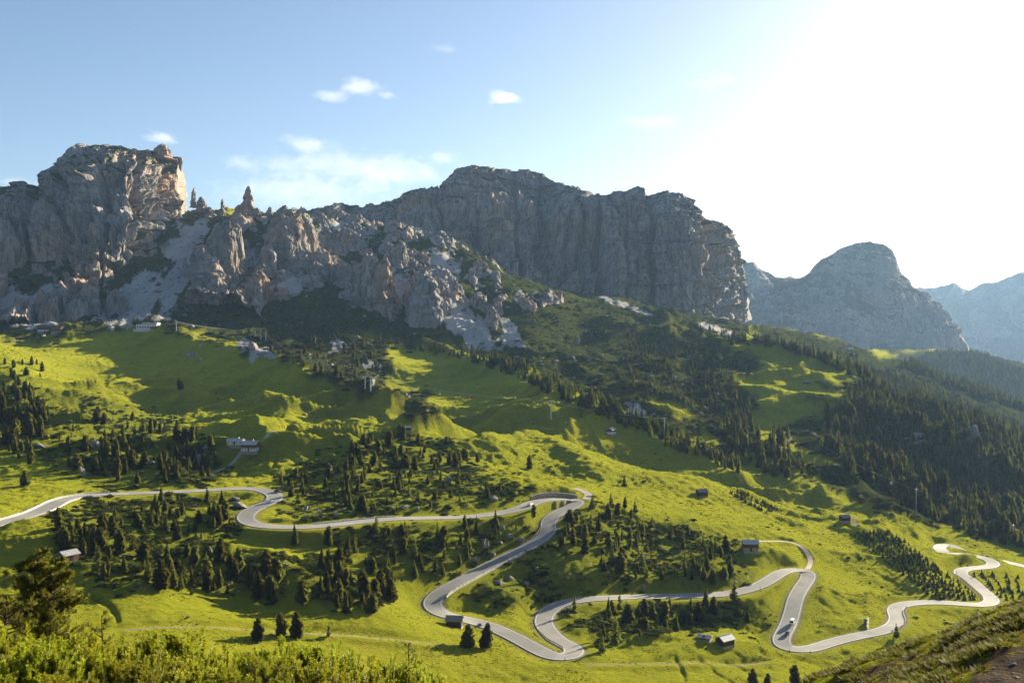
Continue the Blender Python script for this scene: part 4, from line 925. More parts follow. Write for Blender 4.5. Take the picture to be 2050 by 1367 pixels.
cand.sort(key=lambda c: -c[0] * (1.0 if 0 < c[5][0] < 2050 else 0.1))
NIND = 262
big = cand[:NIND]
def size_word(c):
    h0, h1 = ZN[c[4]][2]; f = (c[2] - h0) / (h1 - h0)
    return "small" if f < 0.12 else ("tall" if f > 0.5 else "middling")
LB = rank_labels(big, lambda c: (size_word(c), c[3], c[4]), lambda c: c[5][0], lambda k: "%s %s %s" % (k[0], KWORD[k[1]], ZSHORT[k[2]]))
for ci_, c in enumerate(big):
    _, p, h, kd, zi, _ = c
    place_tree(kd, int(rt.integers(2)), (p[0], p[1], p[2] - 0.15), h, rt.random() * 6.28, 0.75 + 0.65 * rt.random(), LB[ci_], ZN[zi][5])
rest = cand[NIND:]
gn_scatter("conifer_forest", [x[3] for x in PROTO], np.array([c[1] - np.array([0, 0, 0.15]) for c in rest]), rt.random(len(rest)) * 6.28,
           np.array([[c[2] * w_, c[2] * w_, c[2]] for c, w_ in zip(rest, 0.75 + 0.6 * rt.random(len(rest)))]),
           np.array([c[3] * 2 + rt.integers(2) for c in rest]), "conifer forest covering the far slopes")

# dwarf pine scrub, bushes, and loose stones: nobody could count them
def bush_mesh(seed, n=70, flat=0.55):
    r = np.random.default_rng(seed); a = r.random(n) * 2 * np.pi; el = np.arcsin(r.random(n)); rad = 0.75 + 0.5 * r.random(n) + 0.2 * np.sin(3 * a + seed)
    d = np.stack([np.cos(a) * np.cos(el), np.sin(a) * np.cos(el), np.sin(el) * flat], 1)
    tip = d * rad[:, None]; base = tip * 0.45 - np.array([[0, 0, 0.08]])
    sd = np.cross(d, r.normal(size=(n, 3))); sd /= np.linalg.norm(sd, axis=1)[:, None]
    V1, F1 = blades(base, tip + np.array([[0, 0, 0.12]]), sd * 0.22)
    V2, F2 = blades(base, tip + np.array([[0, 0, 0.12]]), np.cross(d, sd) * 0.2)
    return join([(V1, F1), (V2, F2)])
BUSH = []
for k in range(5):
    V, F = bush_mesh(400 + k); me = mesh_np("dwarf_pine_clump", V, F); me.materials.append(MAT_SCRUB); BUSH.append(me)
for k in range(3):
    V, F = bush_mesh(420 + k, 60, 0.8); me = mesh_np("meadow_bush", V, F); me.materials.append(MAT_BUSH); BUSH.append(me)
def scatter_mask(mask, n, seed, ymin, ymax, pw=1.0, road=2.5):
    """random ground points, weighted by a map and by how large the ground shows"""
    r = np.random.default_rng(seed); ok = (GY > ymin) & (GY < ymax) & (np.abs(GX / GY) < 0.54)
    w = mask * ok * (np.gradient(GY, axis=0) / GY) ** pw * sstep(ROAD_HALF + road, ROAD_HALF + road + 1, ROADDIST)
    c = np.cumsum(w.ravel()); idx = np.searchsorted(c, r.random(n) * c[-1]); i, j = np.unravel_index(np.minimum(idx, GX.size - 1), GX.shape)
    i = np.clip(i, 1, NV - 2); j = np.clip(j, 1, NU - 2)
    x = GX[i, j] + (r.random(n) - 0.5) * (GX[i, j + 1] - GX[i, j - 1]) * 0.5; y = GY[i, j] + (r.random(n) - 0.5) * (GY[i + 1, j] - GY[i - 1, j]) * 0.5
    return np.column_stack([x, y, grid_at(ZT, x, y)])
clump = sstep(-0.1, 0.25, n2(GX / 30, GY / 30, 201) + 0.6 * n2(GX / 11, GY / 11, 202))
P = scatter_mask(scrub * (1 - 0.92 * scree) * (0.15 + clump), 15000, 51, 700, 3200, 1.0); r = np.random.default_rng(52); n_ = len(P); s_ = 1.3 + 3.0 * r.random(n_) ** 2
gn_scatter("dwarf_pine_scrub", BUSH[:5], P - np.array([[0, 0, 0.3]]), r.random(n_) * 6.28, np.column_stack([s_ * 1.2, s_ * 1.2, s_ * 0.8]), r.integers(0, 5, n_), "dwarf mountain pine scrub covering the upper slopes")
P = scatter_mask(grove * (0.1 + clump), 8500, 53, 280, 900, 1.0, 1.0); n_ = len(P); s_ = 0.6 + 1.5 * r.random(n_) ** 2
P2 = scatter_mask((1 - grove) * (1 - scrub) * sstep(0.25, 0.5, n2(GX / 45, GY / 45, 203)) * sstep(0, 0.3, n2(GX / 9, GY / 9, 204)), 260, 54, 450, 1000, 1.0, 2.0); P = np.vstack([P, P2]); s_ = np.concatenate([s_, 0.4 + 0.9 * r.random(len(P2)) ** 2]); n_ = len(P)
gn_scatter("low_bushes", BUSH[5:] + BUSH[:2], P - np.array([[0, 0, 0.15]]), r.random(n_) * 6.28, np.column_stack([s_ * 1.3, s_ * 1.3, s_ * 0.8]), r.integers(0, 5, n_), "low juniper and alpenrose bushes between the trees")

# rocks
MAT_STONE = rock_material("boulder_limestone", c0=(0.17, 0.16, 0.15), c1=(0.33, 0.315, 0.30), warm=(0.33, 0.26, 0.19), warm_amt=0.35, sc=6.0)
def rock_mesh(seed, sub=3, squash=0.75, name="boulder"):
    bm = bmesh.new(); bmesh.ops.create_icosphere(bm, subdivisions=sub, radius=1.0)
    co = np.array([v.co[:] for v in bm.verts]); r = np.random.default_rng(seed)
    for _ in range(16):        # cleave by random planes for flat facets
        nrm = r.normal(size=3); nrm /= np.linalg.norm(nrm); dd = 0.40 + 0.35 * r.random(); k = co @ nrm; co -= np.outer(np.maximum(0, k - dd), nrm)
    co *= 1 + 0.38 * n3(co[:, 0] * 1.5, co[:, 1] * 1.5, co[:, 2] * 1.5, seed)[:, None] + 0.16 * n3(co[:, 0] * 5, co[:, 1] * 5, co[:, 2] * 5, seed + 1)[:, None]
    co[:, 2] *= squash
    for v, c in zip(bm.verts, co): v.co = c
    me = bpy.data.meshes.new(name); bm.to_mesh(me); bm.free()
    me.polygons.foreach_set('use_smooth', np.zeros(len(me.polygons), bool)); me.materials.append(MAT_STONE)
    n = len(me.vertices); add_attr(me, "turf", np.zeros(n)); add_attr(me, "rubble", np.zeros(n)); me.update()
    return me
ROCKS = [rock_mesh(700 + k, 3, 0.6 + 0.1 * k) for k in range(6)]
PEBB = [rock_mesh(720 + k, 2, 0.7, "stone") for k in range(4)]
BOULD = [  # px, py of the foot, width px, height px, label
 (75, 897, 38, 22, "pale rocky outcrop at the edge of the dense left stand"), (55, 893, 18, 16, "pale rock left of the rocky outcrop by the dense stand"),
 (396, 935, 24, 42, "tall leaning rock tower among trees right of the left grove"), (412, 905, 34, 26, "big grey crag below the long white house"),
 (190, 895, 34, 20, "shaded grey crag inside the left grove"), (165, 955, 22, 26, "shaded upright rock above the left road"), (302, 928, 22, 14, "pale rock among trees above the upper road"),
 (472, 1002, 22, 16, "upper of two pink grey crags left of the sharp bend"), (478, 1018, 36, 20, "lower and wider of two crags left of the sharp bend"),
 (612, 1022, 14, 18, "dark upright rock right of the parked white car"), (640, 1032, 18, 12, "white rock above the middle road, leftmost of the row"),
 (670, 1032, 16, 10, "white rock above the middle road, second of the row"), (782, 1020, 20, 14, "rounded white boulder above the middle road"), (806, 1018, 22, 13, "rounded white boulder right of its neighbour above the middle road"),
 (836, 1022, 16, 12, "grey boulder right of the pair of white boulders"), (990, 1003, 26, 16, "grey crag in the bushes left of the walled hairpin"), (898, 968, 30, 22, "grey crag below the shoulder conifers"),
 (970, 1098, 34, 26, "largest pale slab on the roadside rock slope"), (1000, 1090, 26, 18, "pale slab right of the largest roadside slab"), (1018, 1078, 24, 18, "round grey rock at the top of the roadside rock slope"),
 (985, 1115, 30, 16, "pale ledge rock low on the roadside slope"), (1040, 1085, 22, 14, "pale rock near the bend on the roadside slope"), (950, 1125, 24, 14, "ochre pale rock above the straight climb"), (1005, 1060, 18, 14, "grey rock under the middle road by the slope top"),
 (1000, 1170, 26, 16, "white grey rock heap below the straight climb"), (1022, 1160, 20, 12, "white grey rock right of the heap below the straight climb"), (1052, 1170, 16, 10, "flat pale rock below the straight climb"), (1075, 1140, 16, 10, "shaded pale rock below the walled road"),
 (1286, 1120, 22, 16, "white grey rock in the shade on the central knoll"), (1230, 1120, 12, 10, "small pale rock on the central knoll"),
 (300, 1172, 16, 9, "white boulder lying at the foot of the big pine"), (375, 1237, 12, 7, "small pale stone on the ditch meadow"), (198, 1148, 12, 6, "flat white stone by the log barn grove"),
 (130, 1112, 26, 12, "grassy boulder leaning behind the log barn"), (238, 1110, 24, 14, "shaded pale rock in the log barn grove"), (420, 1108, 18, 18, "upright rock above the open grove"), (395, 1100, 22, 12, "rounded rock left of the upright rock above the open grove"),
 (388, 1120, 16, 14, "brown grey rock on the open grove edge"), (568, 1135, 26, 14, "dark rock in the grass right of the open grove"), (960, 1252, 14, 8, "pale rock beside the roadside hut"), 
 (384, 714, 22, 14, "pale bare rock on the crest right of the lodge"), (505, 700, 34, 18, "cliffed knoll rock under the triple pylons"), (525, 712, 26, 16, "lower rock under the triple pylons"), (610, 830, 14, 6, "pale stone on the sunlit ridge flank"), (345, 780, 10, 6, "small white stone in the shaded bowl"),
 (1260, 812, 30, 12, "pale bare rock patch in the tree belt"), (1155, 690, 22, 16, "large boulder in the dwarf pines left of the cliff foot"), (1180, 725, 18, 12, "pale boulder below the cliff among dwarf pines"),
 (1850, 895, 60, 34, "dark crag in the wooded hillside"), (1945, 885, 44, 60, "steep brown crag at the ridge end of the wooded hillside"), (1830, 880, 50, 22, "grey crag left of the dark wooded crag"), (1800, 920, 22, 26, "pale scar rock below the wooded crag"),
 (1355, 895, 14, 10, "white stone at the wood edge beside the meadow"),
]
for k, (px_, py_, wp, hp, lab) in enumerate(BOULD):
    p = hit(px_, py_, ZT)[0]
    if np.isnan(p[0]): continue
    d_ = p[1] / FPX; rw = wp * d_ / 2 * 0.95; rh = hp * d_ * 0.6
    o = link("boulder", ROCKS[k % 6], None, None, (p[0], p[1] + rw * 0.3, p[2] + rh * 0.35), (0.2 * math.sin(k), 0.2 * math.cos(k * 3), k * 1.7), (rw, rw * 0.9, rh))
    tag(o, lab, "boulder")
spires = [(497, 425, 34, 52, "tall rock spire on the saddle skyline"), (445, 432, 16, 34, "thin rock needle left of the tall spire"), (388, 402, 14, 26, "slender rock tooth beside the lit cliff edge"), (403, 412, 18, 18, "stumpy rock tooth between the cliff and the needles"), (325, 308, 36, 20, "blocky summit tower on top of the left mountain"), (540, 428, 16, 14, "small rock knob right of the tall spire"), (478, 428, 26, 18, "broad shoulder rock leaning against the tall spire"), (420, 428, 22, 14, "low rock tooth left of the thin needle"), (515, 430, 24, 14, "low blocky rock right beside the tall spire")]
def spire_mesh(seed, blunt):
    r = np.random.default_rng(seed); k, m = 18, 26; a = np.linspace(0, 2 * np.pi, k, endpoint=False); z = np.linspace(0, 1, m)
    A, Zz = np.meshgrid(a, z); prof = (1 - Zz ** (5 if blunt else 4.5)) * (0.62 if not blunt else 1.0) * (1 - 0.25 * Zz) + 0.05 * (Zz < 0.98) + 0.6 * (1 - Zz) ** 4
    R = prof * (1 + (0.3 if blunt else 0.55) * n3(np.cos(A) * 1.5, np.sin(A) * 1.5, Zz * 2.6, seed) + 0.35 * n3(np.cos(A) * 3, np.sin(A) * 3, Zz * 9, seed + 1) + (0.0 if blunt else 0.10) * np.sign(np.sin(Zz * 23 + 3 * np.sin(A))))
    X = R * np.cos(A) + 0.15 * n2(Zz * 2, seed + 0.0 * Zz, 5); V = np.stack([X, R * np.sin(A), Zz + 0.03 * n2(A * 2, Zz * 8, seed)], -1).reshape(-1, 3)
    i = np.arange(m - 1)[:, None] * k; j = np.arange(k)[None]; F = np.stack([i + j, i + (j + 1) % k, i + k + (j + 1) % k, i + k + j], -1).reshape(-1, 4)
    me = mesh_np("rock_spire", V, F); n = len(V); add_attr(me, "turf", np.zeros(n)); add_attr(me, "rubble", np.zeros(n)); me.materials.append(MAT_ROCK); return me
for k, (px_, py_, wp, hp, lab) in enumerate(spires):
    y_ = (1385 if k != 4 else 1400) * S; u_, e_ = ray(px_, py_ + 14); w_ = wp / FPX * y_ / 2 * (0.95 if k == 4 else 1.0 if k < 3 else 1.4); h_ = (hp + 14) / FPX * y_
    o = link("rock_spire", spire_mesh(800 + k, k == 4), None, None, (u_ * y_, y_, e_ * y_), (0, 0, k * 1.3), (w_, w_, h_)); tag(o, lab, "rock spire")
# loose stones
P = scatter_mask(np.clip(scree, 0, 1) * (0.3 + clump), 2600, 61, 1200, 2600); P2 = scatter_mask(scrub * (1 - scree) * (clump < 0.6) * sstep(0.0, 0.3, n2(GX / 70, GY / 70, 207)), 2300, 62, 1000, 2600); P3 = scatter_mask(grove * sstep(0.05, 0.3, n2(GX / 26, GY / 26, 208)), 620, 63, 300, 900, 1.0, 0.8)
s_ = np.concatenate([0.5 + 2.4 * r.random(len(P)) ** 3, 0.7 + 4.2 * r.random(len(P2)) ** 3, 0.25 + 1.1 * r.random(len(P3)) ** 2]); P = np.vstack([P, P2, P3]); n_ = len(P)
gn_scatter("loose_stones", PEBB, P, r.random(n_) * 6.28, np.column_stack([s_, s_ * (0.7 + 0.5 * r.random(n_)), s_ * (0.7 + 0.6 * r.random(n_))]), r.integers(0, 4, n_), "loose pale stones strewn over the slopes")
# young plantation rows
rows_ = []
for (x0, y0, x1, y1, x2, y2, x3, y3, nr, nc) in ((1705, 1068, 1780, 1065, 1960, 1200, 1880, 1205, 11, 26), (1940, 1145, 2060, 1160, 2060, 1215, 1985, 1190, 6, 14), (1460, 985, 1480, 985, 1560, 1022, 1530, 1025, 3, 22)):
    for a_ in np.linspace(0, 1, nr):
        for b_ in np.linspace(0, 1, nc):
            X_ = (x0 + (x1 - x0) * a_) * (1 - b_) + (x3 + (x2 - x3) * a_) * b_; Y_ = (y0 + (y1 - y0) * a_) * (1 - b_) + (y3 + (y2 - y3) * a_) * b_
            rows_.append((X_ + rt.normal() * 2.0, Y_ + rt.normal() * 1.0))
rows_ = np.array(rows_); P = hit(rows_[:, 0], rows_[:, 1], ZT); P = P[~np.isnan(P[:, 0])]; P = P[clear_of_road(P, 2.0)]; n_ = len(P); s_ = 1.6 + 1.6 * r.random(n_)
gn_scatter("young_plantation", [PROTO[0][3], PROTO[1][3]], P, r.random(n_) * 6.28, np.column_stack([s_ * 1.7, s_ * 1.7, s_]), r.integers(0, 2, n_), "rows of young planted conifers on the right meadow")

# tussocks all over the pastures
MAT_TUSS = simple_mat("pasture_grass", (0.095, 0.115, 0.010), 0.9, 0.1, var=0.4, scale=0.8, transl=0.45, objvar=0.3, c2=(0.21, 0.205, 0.018))
TUSS = []
for k in range(4):
    V, F = bush_mesh(440 + k, 16, 0.45); me = mesh_np("pasture_tussock", V, F); me.materials.append(MAT_TUSS); TUSS.append(me)
P = scatter_mask((1 - scrub) * (1 - scree) * (1 - 0.6 * grove) * (1 - track_m) * (0.12 + sstep(-0.1, 0.35, n2(GX / 24, GY / 24, 221) + 0.6 * n2(GX / 7, GY / 7, 222))), 52000, 71, 270, 1150, 1.0, 0.5)
n_ = len(P); s_ = (0.28 + 0.5 * r.random(n_) ** 2) * (0.7 + 0.6 * sstep(400, 900, P[:, 1]))
gn_scatter("pasture_tussocks", TUSS, P - np.array([[0, 0, 0.08]]), r.random(n_) * 6.28, np.column_stack([s_ * 1.3, s_ * 1.3, s_ * 0.75]), r.integers(0, 4, n_), "grass tussocks all over the pastures")

# ------------------------------------------------------------------ buildings
MAT_LOG = simple_mat("weathered_logs", (0.085, 0.050, 0.032), 0.9, 0.15, var=0.4, scale=2.0, stretch=(0.3, 0.3, 5))
MAT_REDLOG = simple_mat("reddish_boards", (0.14, 0.066, 0.045), 0.85, 0.2, var=0.3, scale=2.0, stretch=(4, 4, 0.3))
MAT_DARKLOG = simple_mat("dark_larch_boards", (0.045, 0.032, 0.025), 0.9, 0.15, var=0.4, scale=2.0, stretch=(4, 4, 0.3))
MAT_TIN = simple_mat("grey_sheet_roof", (0.42, 0.42, 0.43), 0.45, 0.5, metal=0.25, var=0.18, scale=0.8, stretch=(5, 0.4, 1))
MAT_SHINGLE = simple_mat("grey_shingle_roof", (0.20, 0.195, 0.19), 0.85, 0.2, var=0.3, scale=3.0)
MAT_BROWNROOF = simple_mat("brown_roof", (0.15, 0.085, 0.06), 0.85, 0.2, var=0.25, scale=2.0)
MAT_WHITE = simple_mat("white_plaster", (0.60, 0.58, 0.54), 0.85, 0.2, var=0.08, scale=1.0)
MAT_STONEWALL = simple_mat("rubble_masonry", (0.27, 0.235, 0.20), 0.95, 0.1, var=0.45, scale=2.2)
MAT_CONC = simple_mat("pale_concrete", (0.45, 0.43, 0.40), 0.9, 0.2, var=0.25, scale=0.7)
MAT_GLASS = simple_mat("dark_window_glass", (0.02, 0.025, 0.03), 0.1, 0.6, var=0.1)
MAT_STEEL = simple_mat("galvanised_steel", (0.50, 0.51, 0.52), 0.45, 0.5, metal=0.6, var=0.12, scale=2.0)
MAT_RUST = simple_mat("weathering_steel", (0.16, 0.10, 0.07), 0.8, 0.3, var=0.3, scale=2.0)
def box(x0, x1, y0, y1, z0, z1):
    V = np.array([(x, y, z) for z in (z0, z1) for y in (y0, y1) for x in (x0, x1)], float)
    return V, np.array([(0, 2, 3, 1), (4, 5, 7, 6), (0, 1, 5, 4), (2, 6, 7, 3), (0, 4, 6, 2), (1, 3, 7, 5)])
def part(name, vf, mat, parent): return link(name, mesh_np(name, *vf), mat, parent)
def root(name, loc, rz, label, cat, group=None):
    e = bpy.data.objects.new(name, None); col.objects.link(e); e.location = loc; e.rotation_euler = (0, 0, rz); tag(e, label, cat, group); return e
def cabin(px_, py_, name, label, L, W, H, rise, rz, wall, roof, upper=None, base=0.8, over=0.5, door=True, wins=2, chimney=False, sunk=2.0, cat="hut", group=None):
    """gabled house: ridge along x, eaves on the long sides"""
    p = hit(px_, py_, ZT)[0]
    if np.isnan(p[0]): print("MISS", label); return
    e = root(name, (p[0], p[1], p[2] - 0.1), math.radians(rz), label, cat, group)
    l, w = L / 2, W / 2; hm = H * (0.5 if upper else 1.0)
    part("foundation", box(-l - 0.1, l + 0.1, -w - 0.1, w + 0.1, -sunk, base * 0.4), MAT_STONEWALL, e)
    part("wall", box(-l, l, -w, w, base * 0.4, hm), wall, e)
    top = upper or wall
    if upper: part("upper_wall", box(-l - 0.12, l + 0.12, -w - 0.12, w + 0.12, hm, H), upper, e)
    g = []
    for s in (-1, 1):
        x0, x1 = sorted((s * l, s * (l - 0.2)))
        V = np.array([(x0, -w, H), (x0, w, H), (x0, 0, H + rise), (x1, -w, H), (x1, w, H), (x1, 0, H + rise)], float)
        part("gable", (V, np.array([(0, 1, 2, 2), (3, 5, 4, 4), (0, 2, 5, 3), (1, 4, 5, 2), (0, 3, 4, 1)])), top, e)
    rf = None; ang = math.atan2(rise, w); oy = over * math.cos(ang); oz = over * math.sin(ang); th = 0.16
    for s in (-1, 1):
        a = (s * (w + oy), H - oz); b = (0, H + rise)
        V = np.array([(x, y, z + dz) for dz in (0.02, th) for (y, z) in (a, b) for x in (-l - over, l + over)], float)
        o = part("roof_slope", (V, np.array([(0, 2, 3, 1), (4, 5, 7, 6), (0, 1, 5, 4), (2, 6, 7, 3), (0, 4, 6, 2), (1, 3, 7, 5)])), roof, e)
    part("ridge_cap", box(-l - over, l + over, -0.14, 0.14, H + rise + 0.06, H + rise + th + 0.1), roof, e)
    if door:
        d = part("door", box(-0.5, 0.5, -w - 0.05, -w - 0.005, base * 0.4, base * 0.4 + 1.9), MAT_DARKLOG, e)
    xs = [x for x in np.linspace(-l + 1.0, l - 1.0, wins) if abs(x) > 0.9] if wins else []
    for x in xs:
        zc = hm * 0.55 + 0.3
        f = part("window", box(x - 0.5, x + 0.5, -w - 0.06, -w - 0.006, zc - 0.5, zc + 0.5), MAT_WHITE, e)
        part("pane", box(x - 0.38, x + 0.38, -w - 0.075, -w - 0.061, zc - 0.38, zc + 0.38), MAT_GLASS, f)
    if wins > 2:
        for x in (-w * 0.5, w * 0.5):
            f = part("window", box(l + 0.006, l + 0.06, x - 0.45, x + 0.45, hm * 0.5, hm * 0.5 + 1.0), MAT_WHITE, e)
            part("pane", box(l + 0.061, l + 0.075, x - 0.34, x + 0.34, hm * 0.5 + 0.1, hm * 0.5 + 0.9), MAT_GLASS, f)
    if chimney: part("chimney", box(l * 0.3, l * 0.3 + 0.6, 0.3, 0.9, H + rise * 0.4, H + rise + 1.0), MAT_WHITE, e)
    return e
cabin(137, 1122, "log_barn", "red brown log barn with a pale sheet roof by the left grove", 5.6, 4.6, 2.7, 1.1, 55, MAT_REDLOG, MAT_TIN, wins=0, cat="barn")
cabin(472, 890, "farmhouse", "long white house with grey roof above the sharp bend", 9.5, 5, 2.6, 1.2, -6, MAT_WHITE, MAT_TIN, wins=4, chimney=True, cat="house")
cabin(501, 902, "chalet", "red brown chalet with white windows in front of the long white house", 9.2, 7, 4.4, 1.7, -4, MAT_WHITE, MAT_TIN, upper=MAT_REDLOG, wins=5, chimney=True, cat="chalet")
cabin(815, 861, "meadow_hut", "tiny dark hut on the sunlit shoulder above the conifers", 4.5, 3.6, 2.2, 1.0, 20, MAT_DARKLOG, MAT_TIN, wins=0)
cabin(1223, 868, "alpine_house", "small white house with red timber gable on the rolling meadow", 8, 6.5, 3.8, 1.8, 60, MAT_WHITE, MAT_TIN, upper=MAT_REDLOG, wins=3, cat="house")
cabin(1405, 992, "hay_barn", "dark hay barn above the shaded hollow in the bright meadow", 6.5, 5.2, 3.2, 1.4, 15, MAT_DARKLOG, MAT_SHINGLE, wins=0, cat="barn")
cabin(1502, 1102, "two_storey_barn", "two storey barn with grey sheet roof at the end of the curved track", 8, 5.8, 4.6, 1.5, -5, MAT_STONEWALL, MAT_TIN, upper=MAT_LOG, wins=2, sunk=4, cat="barn")
cabin(1691, 1042, "wood_shed", "dark shed beside the narrow track below the right wood", 6, 4.6, 2.8, 1.3, 20, MAT_DARKLOG, MAT_SHINGLE, wins=0, cat="shed")
cabin(910, 1253, "roadside_hut", "dark hut with grey shingle roof beside the wide road bend", 6.2, 4.8, 3.0, 1.4, -6, MAT_DARKLOG, MAT_SHINGLE, wins=0)
cabin(1411, 1279, "low_shed", "low grey roofed shed left of the larger meadow barn", 5, 3.6, 1.3, 0.6, -25, MAT_LOG, MAT_TIN, wins=0, cat="shed")
cabin(1451, 1290, "meadow_barn", "grey roofed meadow barn below the level road stretch", 6.5, 5.0, 2.8, 1.5, 35, MAT_DARKLOG, MAT_TIN, wins=0, cat="barn")
cabin(1615, 769, "hill_barn", "brown barn low on the far sunlit knoll", 9, 6, 3.0, 1.4, -10, MAT_LOG, MAT_SHINGLE, wins=0, cat="barn")
cabin(92, 664, "refuge_house", "brown roofed refuge with pale lower wall, left of its neighbour", 16, 10, 5.5, 2.6, 10, MAT_WHITE, MAT_BROWNROOF, upper=MAT_LOG, wins=5, chimney=True, cat="house", sunk=4)
cabin(116, 663, "refuge_annex", "brown timber annex right of the refuge", 12, 8, 4.2, 2.2, -8, MAT_LOG, MAT_BROWNROOF, wins=4, cat="house", sunk=4)
for i_, (px_, py_, L_) in enumerate(((1882, 703, 22), (1905, 702, 16), (1925, 703, 20), (1700, 700, 14))):
    cabin(px_, py_, "far_house", ["far pale house leftmost on the hazy hilltop", "smallest far house between its neighbours on the hazy hilltop", "far pale house rightmost on the hazy hilltop", "single white house on the crest below the domed mountain"][i_], L_, 10, 6, 3, 5 * i_, MAT_WHITE, MAT_SHINGLE, wins=3, cat="house", sunk=8)
# the white mountain lodge: two flat blocks and a shed roof
p = hit(300, 659, ZT)[0]
lo = root("mountain_lodge", (p[0], p[1], p[2]), math.radians(-4), "long white lift lodge with dark flat roof on the crest of the pasture", "lodge")
part("wall", box(-14, 10, -5, 5, -3, 5.4), MAT_WHITE, lo); part("roof", box(-14.8, 10.8, -5.8, 5.8, 5.402, 6.0), MAT_SHINGLE, lo)
part("roof_hall", box(-8, 10.4, -4, 5, 6.002, 7.4), MAT_TIN, lo); part("side_hall", box(10.002, 15.5, -4, 4, -3, 4.0), MAT_STONEWALL, lo); part("side_roof", box(10.9, 16.2, -4.6, 4.6, 4.002, 4.5), MAT_SHINGLE, lo)
part("terrace", box(-16, 12, -9, -5.004, -3, 0.5), MAT_CONC, lo)
for x in (-12, -9, -6, -3, 0, 3, 6, 8.5):
    f = part("window", box(x - 0.9, x + 0.9, -5.06, -5.006, 1.4, 3.6), MAT_SHINGLE, lo); part("pane", box(x - 0.75, x + 0.75, -5.09, -5.061, 1.55, 3.45), MAT_GLASS, f)
part("door", box(4.2, 5.4, -5.07, -5.006, 0.5, 1.39), MAT_DARKLOG, lo)

# ------------------------------------------------------------------ cable lifts
MAT_ROPE = simple_mat("steel_rope", (0.45, 0.45, 0.45), 0.5, 0.5, metal=0.5)
MAT_REDPAINT = simple_mat("red_cabin_paint", (0.45, 0.03, 0.03), 0.35, 0.5, var=0.1)
MAT_WHITEPAINT = simple_mat("white_cabin_paint", (0.75, 0.75, 0.75), 0.35, 0.5, var=0.05)
def pylon(px_, py_, h, label, arm=4.0, rz=30, name="lift_pylon"):
    p = hit(px_, py_, ZT)[0]
    if np.isnan(p[0]): print("MISS", label); return None
    e = root(name, (p[0], p[1], p[2]), math.radians(rz), label, "pylon", "cable lift pylons")
    part("footing", box(-0.8, 0.8, -0.8, 0.8, -1.5, 0.35), MAT_CONC, e)
    part("mast", tube([(0, 0, 0.3), (0, 0, h)], [0.5, 0.32], 8), MAT_STEEL, e)
    part("crossarm", box(-arm / 2, arm / 2, -0.22, 0.22, h, h + 0.4), MAT_STEEL, e)
    for s in (-1, 1): part("sheave_train", box(s * arm / 2 - 0.15, s * arm / 2 + 0.15, -1.5, 1.5, h - 0.35, h - 0.002), MAT_RUST, e)
    part("ladder", box(0.5, 0.62, -0.2, 0.2, 0.4, h - 0.4), MAT_STEEL, e)
    return Vector((p[0], p[1], p[2] + h))
t0_ = pylon(353, 663, 11, "lift pylon right beside the white lodge")
t1_ = [pylon(511, 676, 10, "left one of the triple pylons on the cliffed knoll", 3), pylon(522, 679, 10.5, "middle one of the triple pylons on the cliffed knoll", 3), pylon(532, 681, 9.5, "right one of the triple pylons on the cliffed knoll", 3)]
t2_ = [pylon(731, 777, 10, "left one of the pylon pair on the sunlit ridge end", 3.4), pylon(742, 780, 10.5, "right one of the pylon pair on the sunlit ridge end", 3.4)]
t3_ = pylon(1103, 838, 15, "tall T shaped pylon in the rolling meadow", 5.5)
t4_ = pylon(1330, 866, 13, "pylon among the belt trees right of the small white house", 5)
t5_ = pylon(1834, 1020, 17, "slender pylon in the clearing of the right hillside", 5, 60)
t6_ = pylon(2028, 1090, 15, "pylon at the right edge above the road loop", 5, 60)
def rope(pts, name, label, sag=4.0):
    P = []
    for a, b in zip(pts[:-1], pts[1:]):
        for t in np.linspace(0, 1, 14)[: -1 if b is not pts[-1] else None]:
            q = a.lerp(b, t); P.append((q.x, q.y, q.z - sag * 4 * t * (1 - t) * (b - a).length / 200 - 0.2))
    o = part(name, tube(P, [0.075] * len(P), 5), MAT_ROPE, None); tag(o, label, "cable"); return P
def shift(v, dx): return Vector((v.x + dx, v.y, v.z))
line = [t for t in (t0_, t1_[1], t2_[1], t3_, t4_) if t]
Pr = [rope([shift(v, -1.6) for v in line], "haul_cable", "lift cable running from the lodge down across the meadows, near strand"), rope([shift(v, 1.6) for v in line], "haul_cable", "lift cable running from the lodge down across the meadows, far strand")]
pU = hit(1640, 905, ZT)[0]; e_ = hit(2045, 1100, ZT)[0]
line2 = [Vector((pU[0], pU[1], pU[2] + 8)), t5_, t6_, Vector((t6_.x + 60, t6_.y - 60, t6_.z - 22))]
Pr2 = rope(line2, "haul_cable", "lift cable crossing the right wooded hillside")
def gondola(P, f, paint, label):
    q = P[int(f * (len(P) - 1))]
    e = root("gondola_cabin", (q[0], q[1], q[2] - 3.6), 0.5, label, "gondola", "gondola cabins on the cables")
    bm = bmesh.new(); bmesh.ops.create_cube(bm, size=1.0)
    for v in bm.verts: v.co = Vector((v.co.x * 1.7, v.co.y * 1.7, v.co.z * 1.9 + 0.95))
    bmesh.ops.bevel(bm, geom=bm.edges[:], offset=0.3, segments=2, affect='EDGES'); me = bpy.data.meshes.new("cabin_shell"); bm.to_mesh(me); bm.free()
    link("cabin_shell", me, paint, e); part("window_band", box(-0.87, 0.87, -0.87, 0.87, 0.95, 1.5), MAT_GLASS, e)
    part("hanger", tube([(0, 0, 1.85), (0.2, 0, 2.6), (0, 0, 3.65)], [0.08, 0.08, 0.08], 5), MAT_STEEL, e)
gondola(Pr[1], 0.04, MAT_REDPAINT, "red gondola just right of the lodge pylon"); gondola(Pr[1], 0.35, MAT_REDPAINT, "upper red gondola over the dwarf pines"); gondola(Pr[0], 0.39, MAT_REDPAINT, "lower red gondola over the dwarf pines")
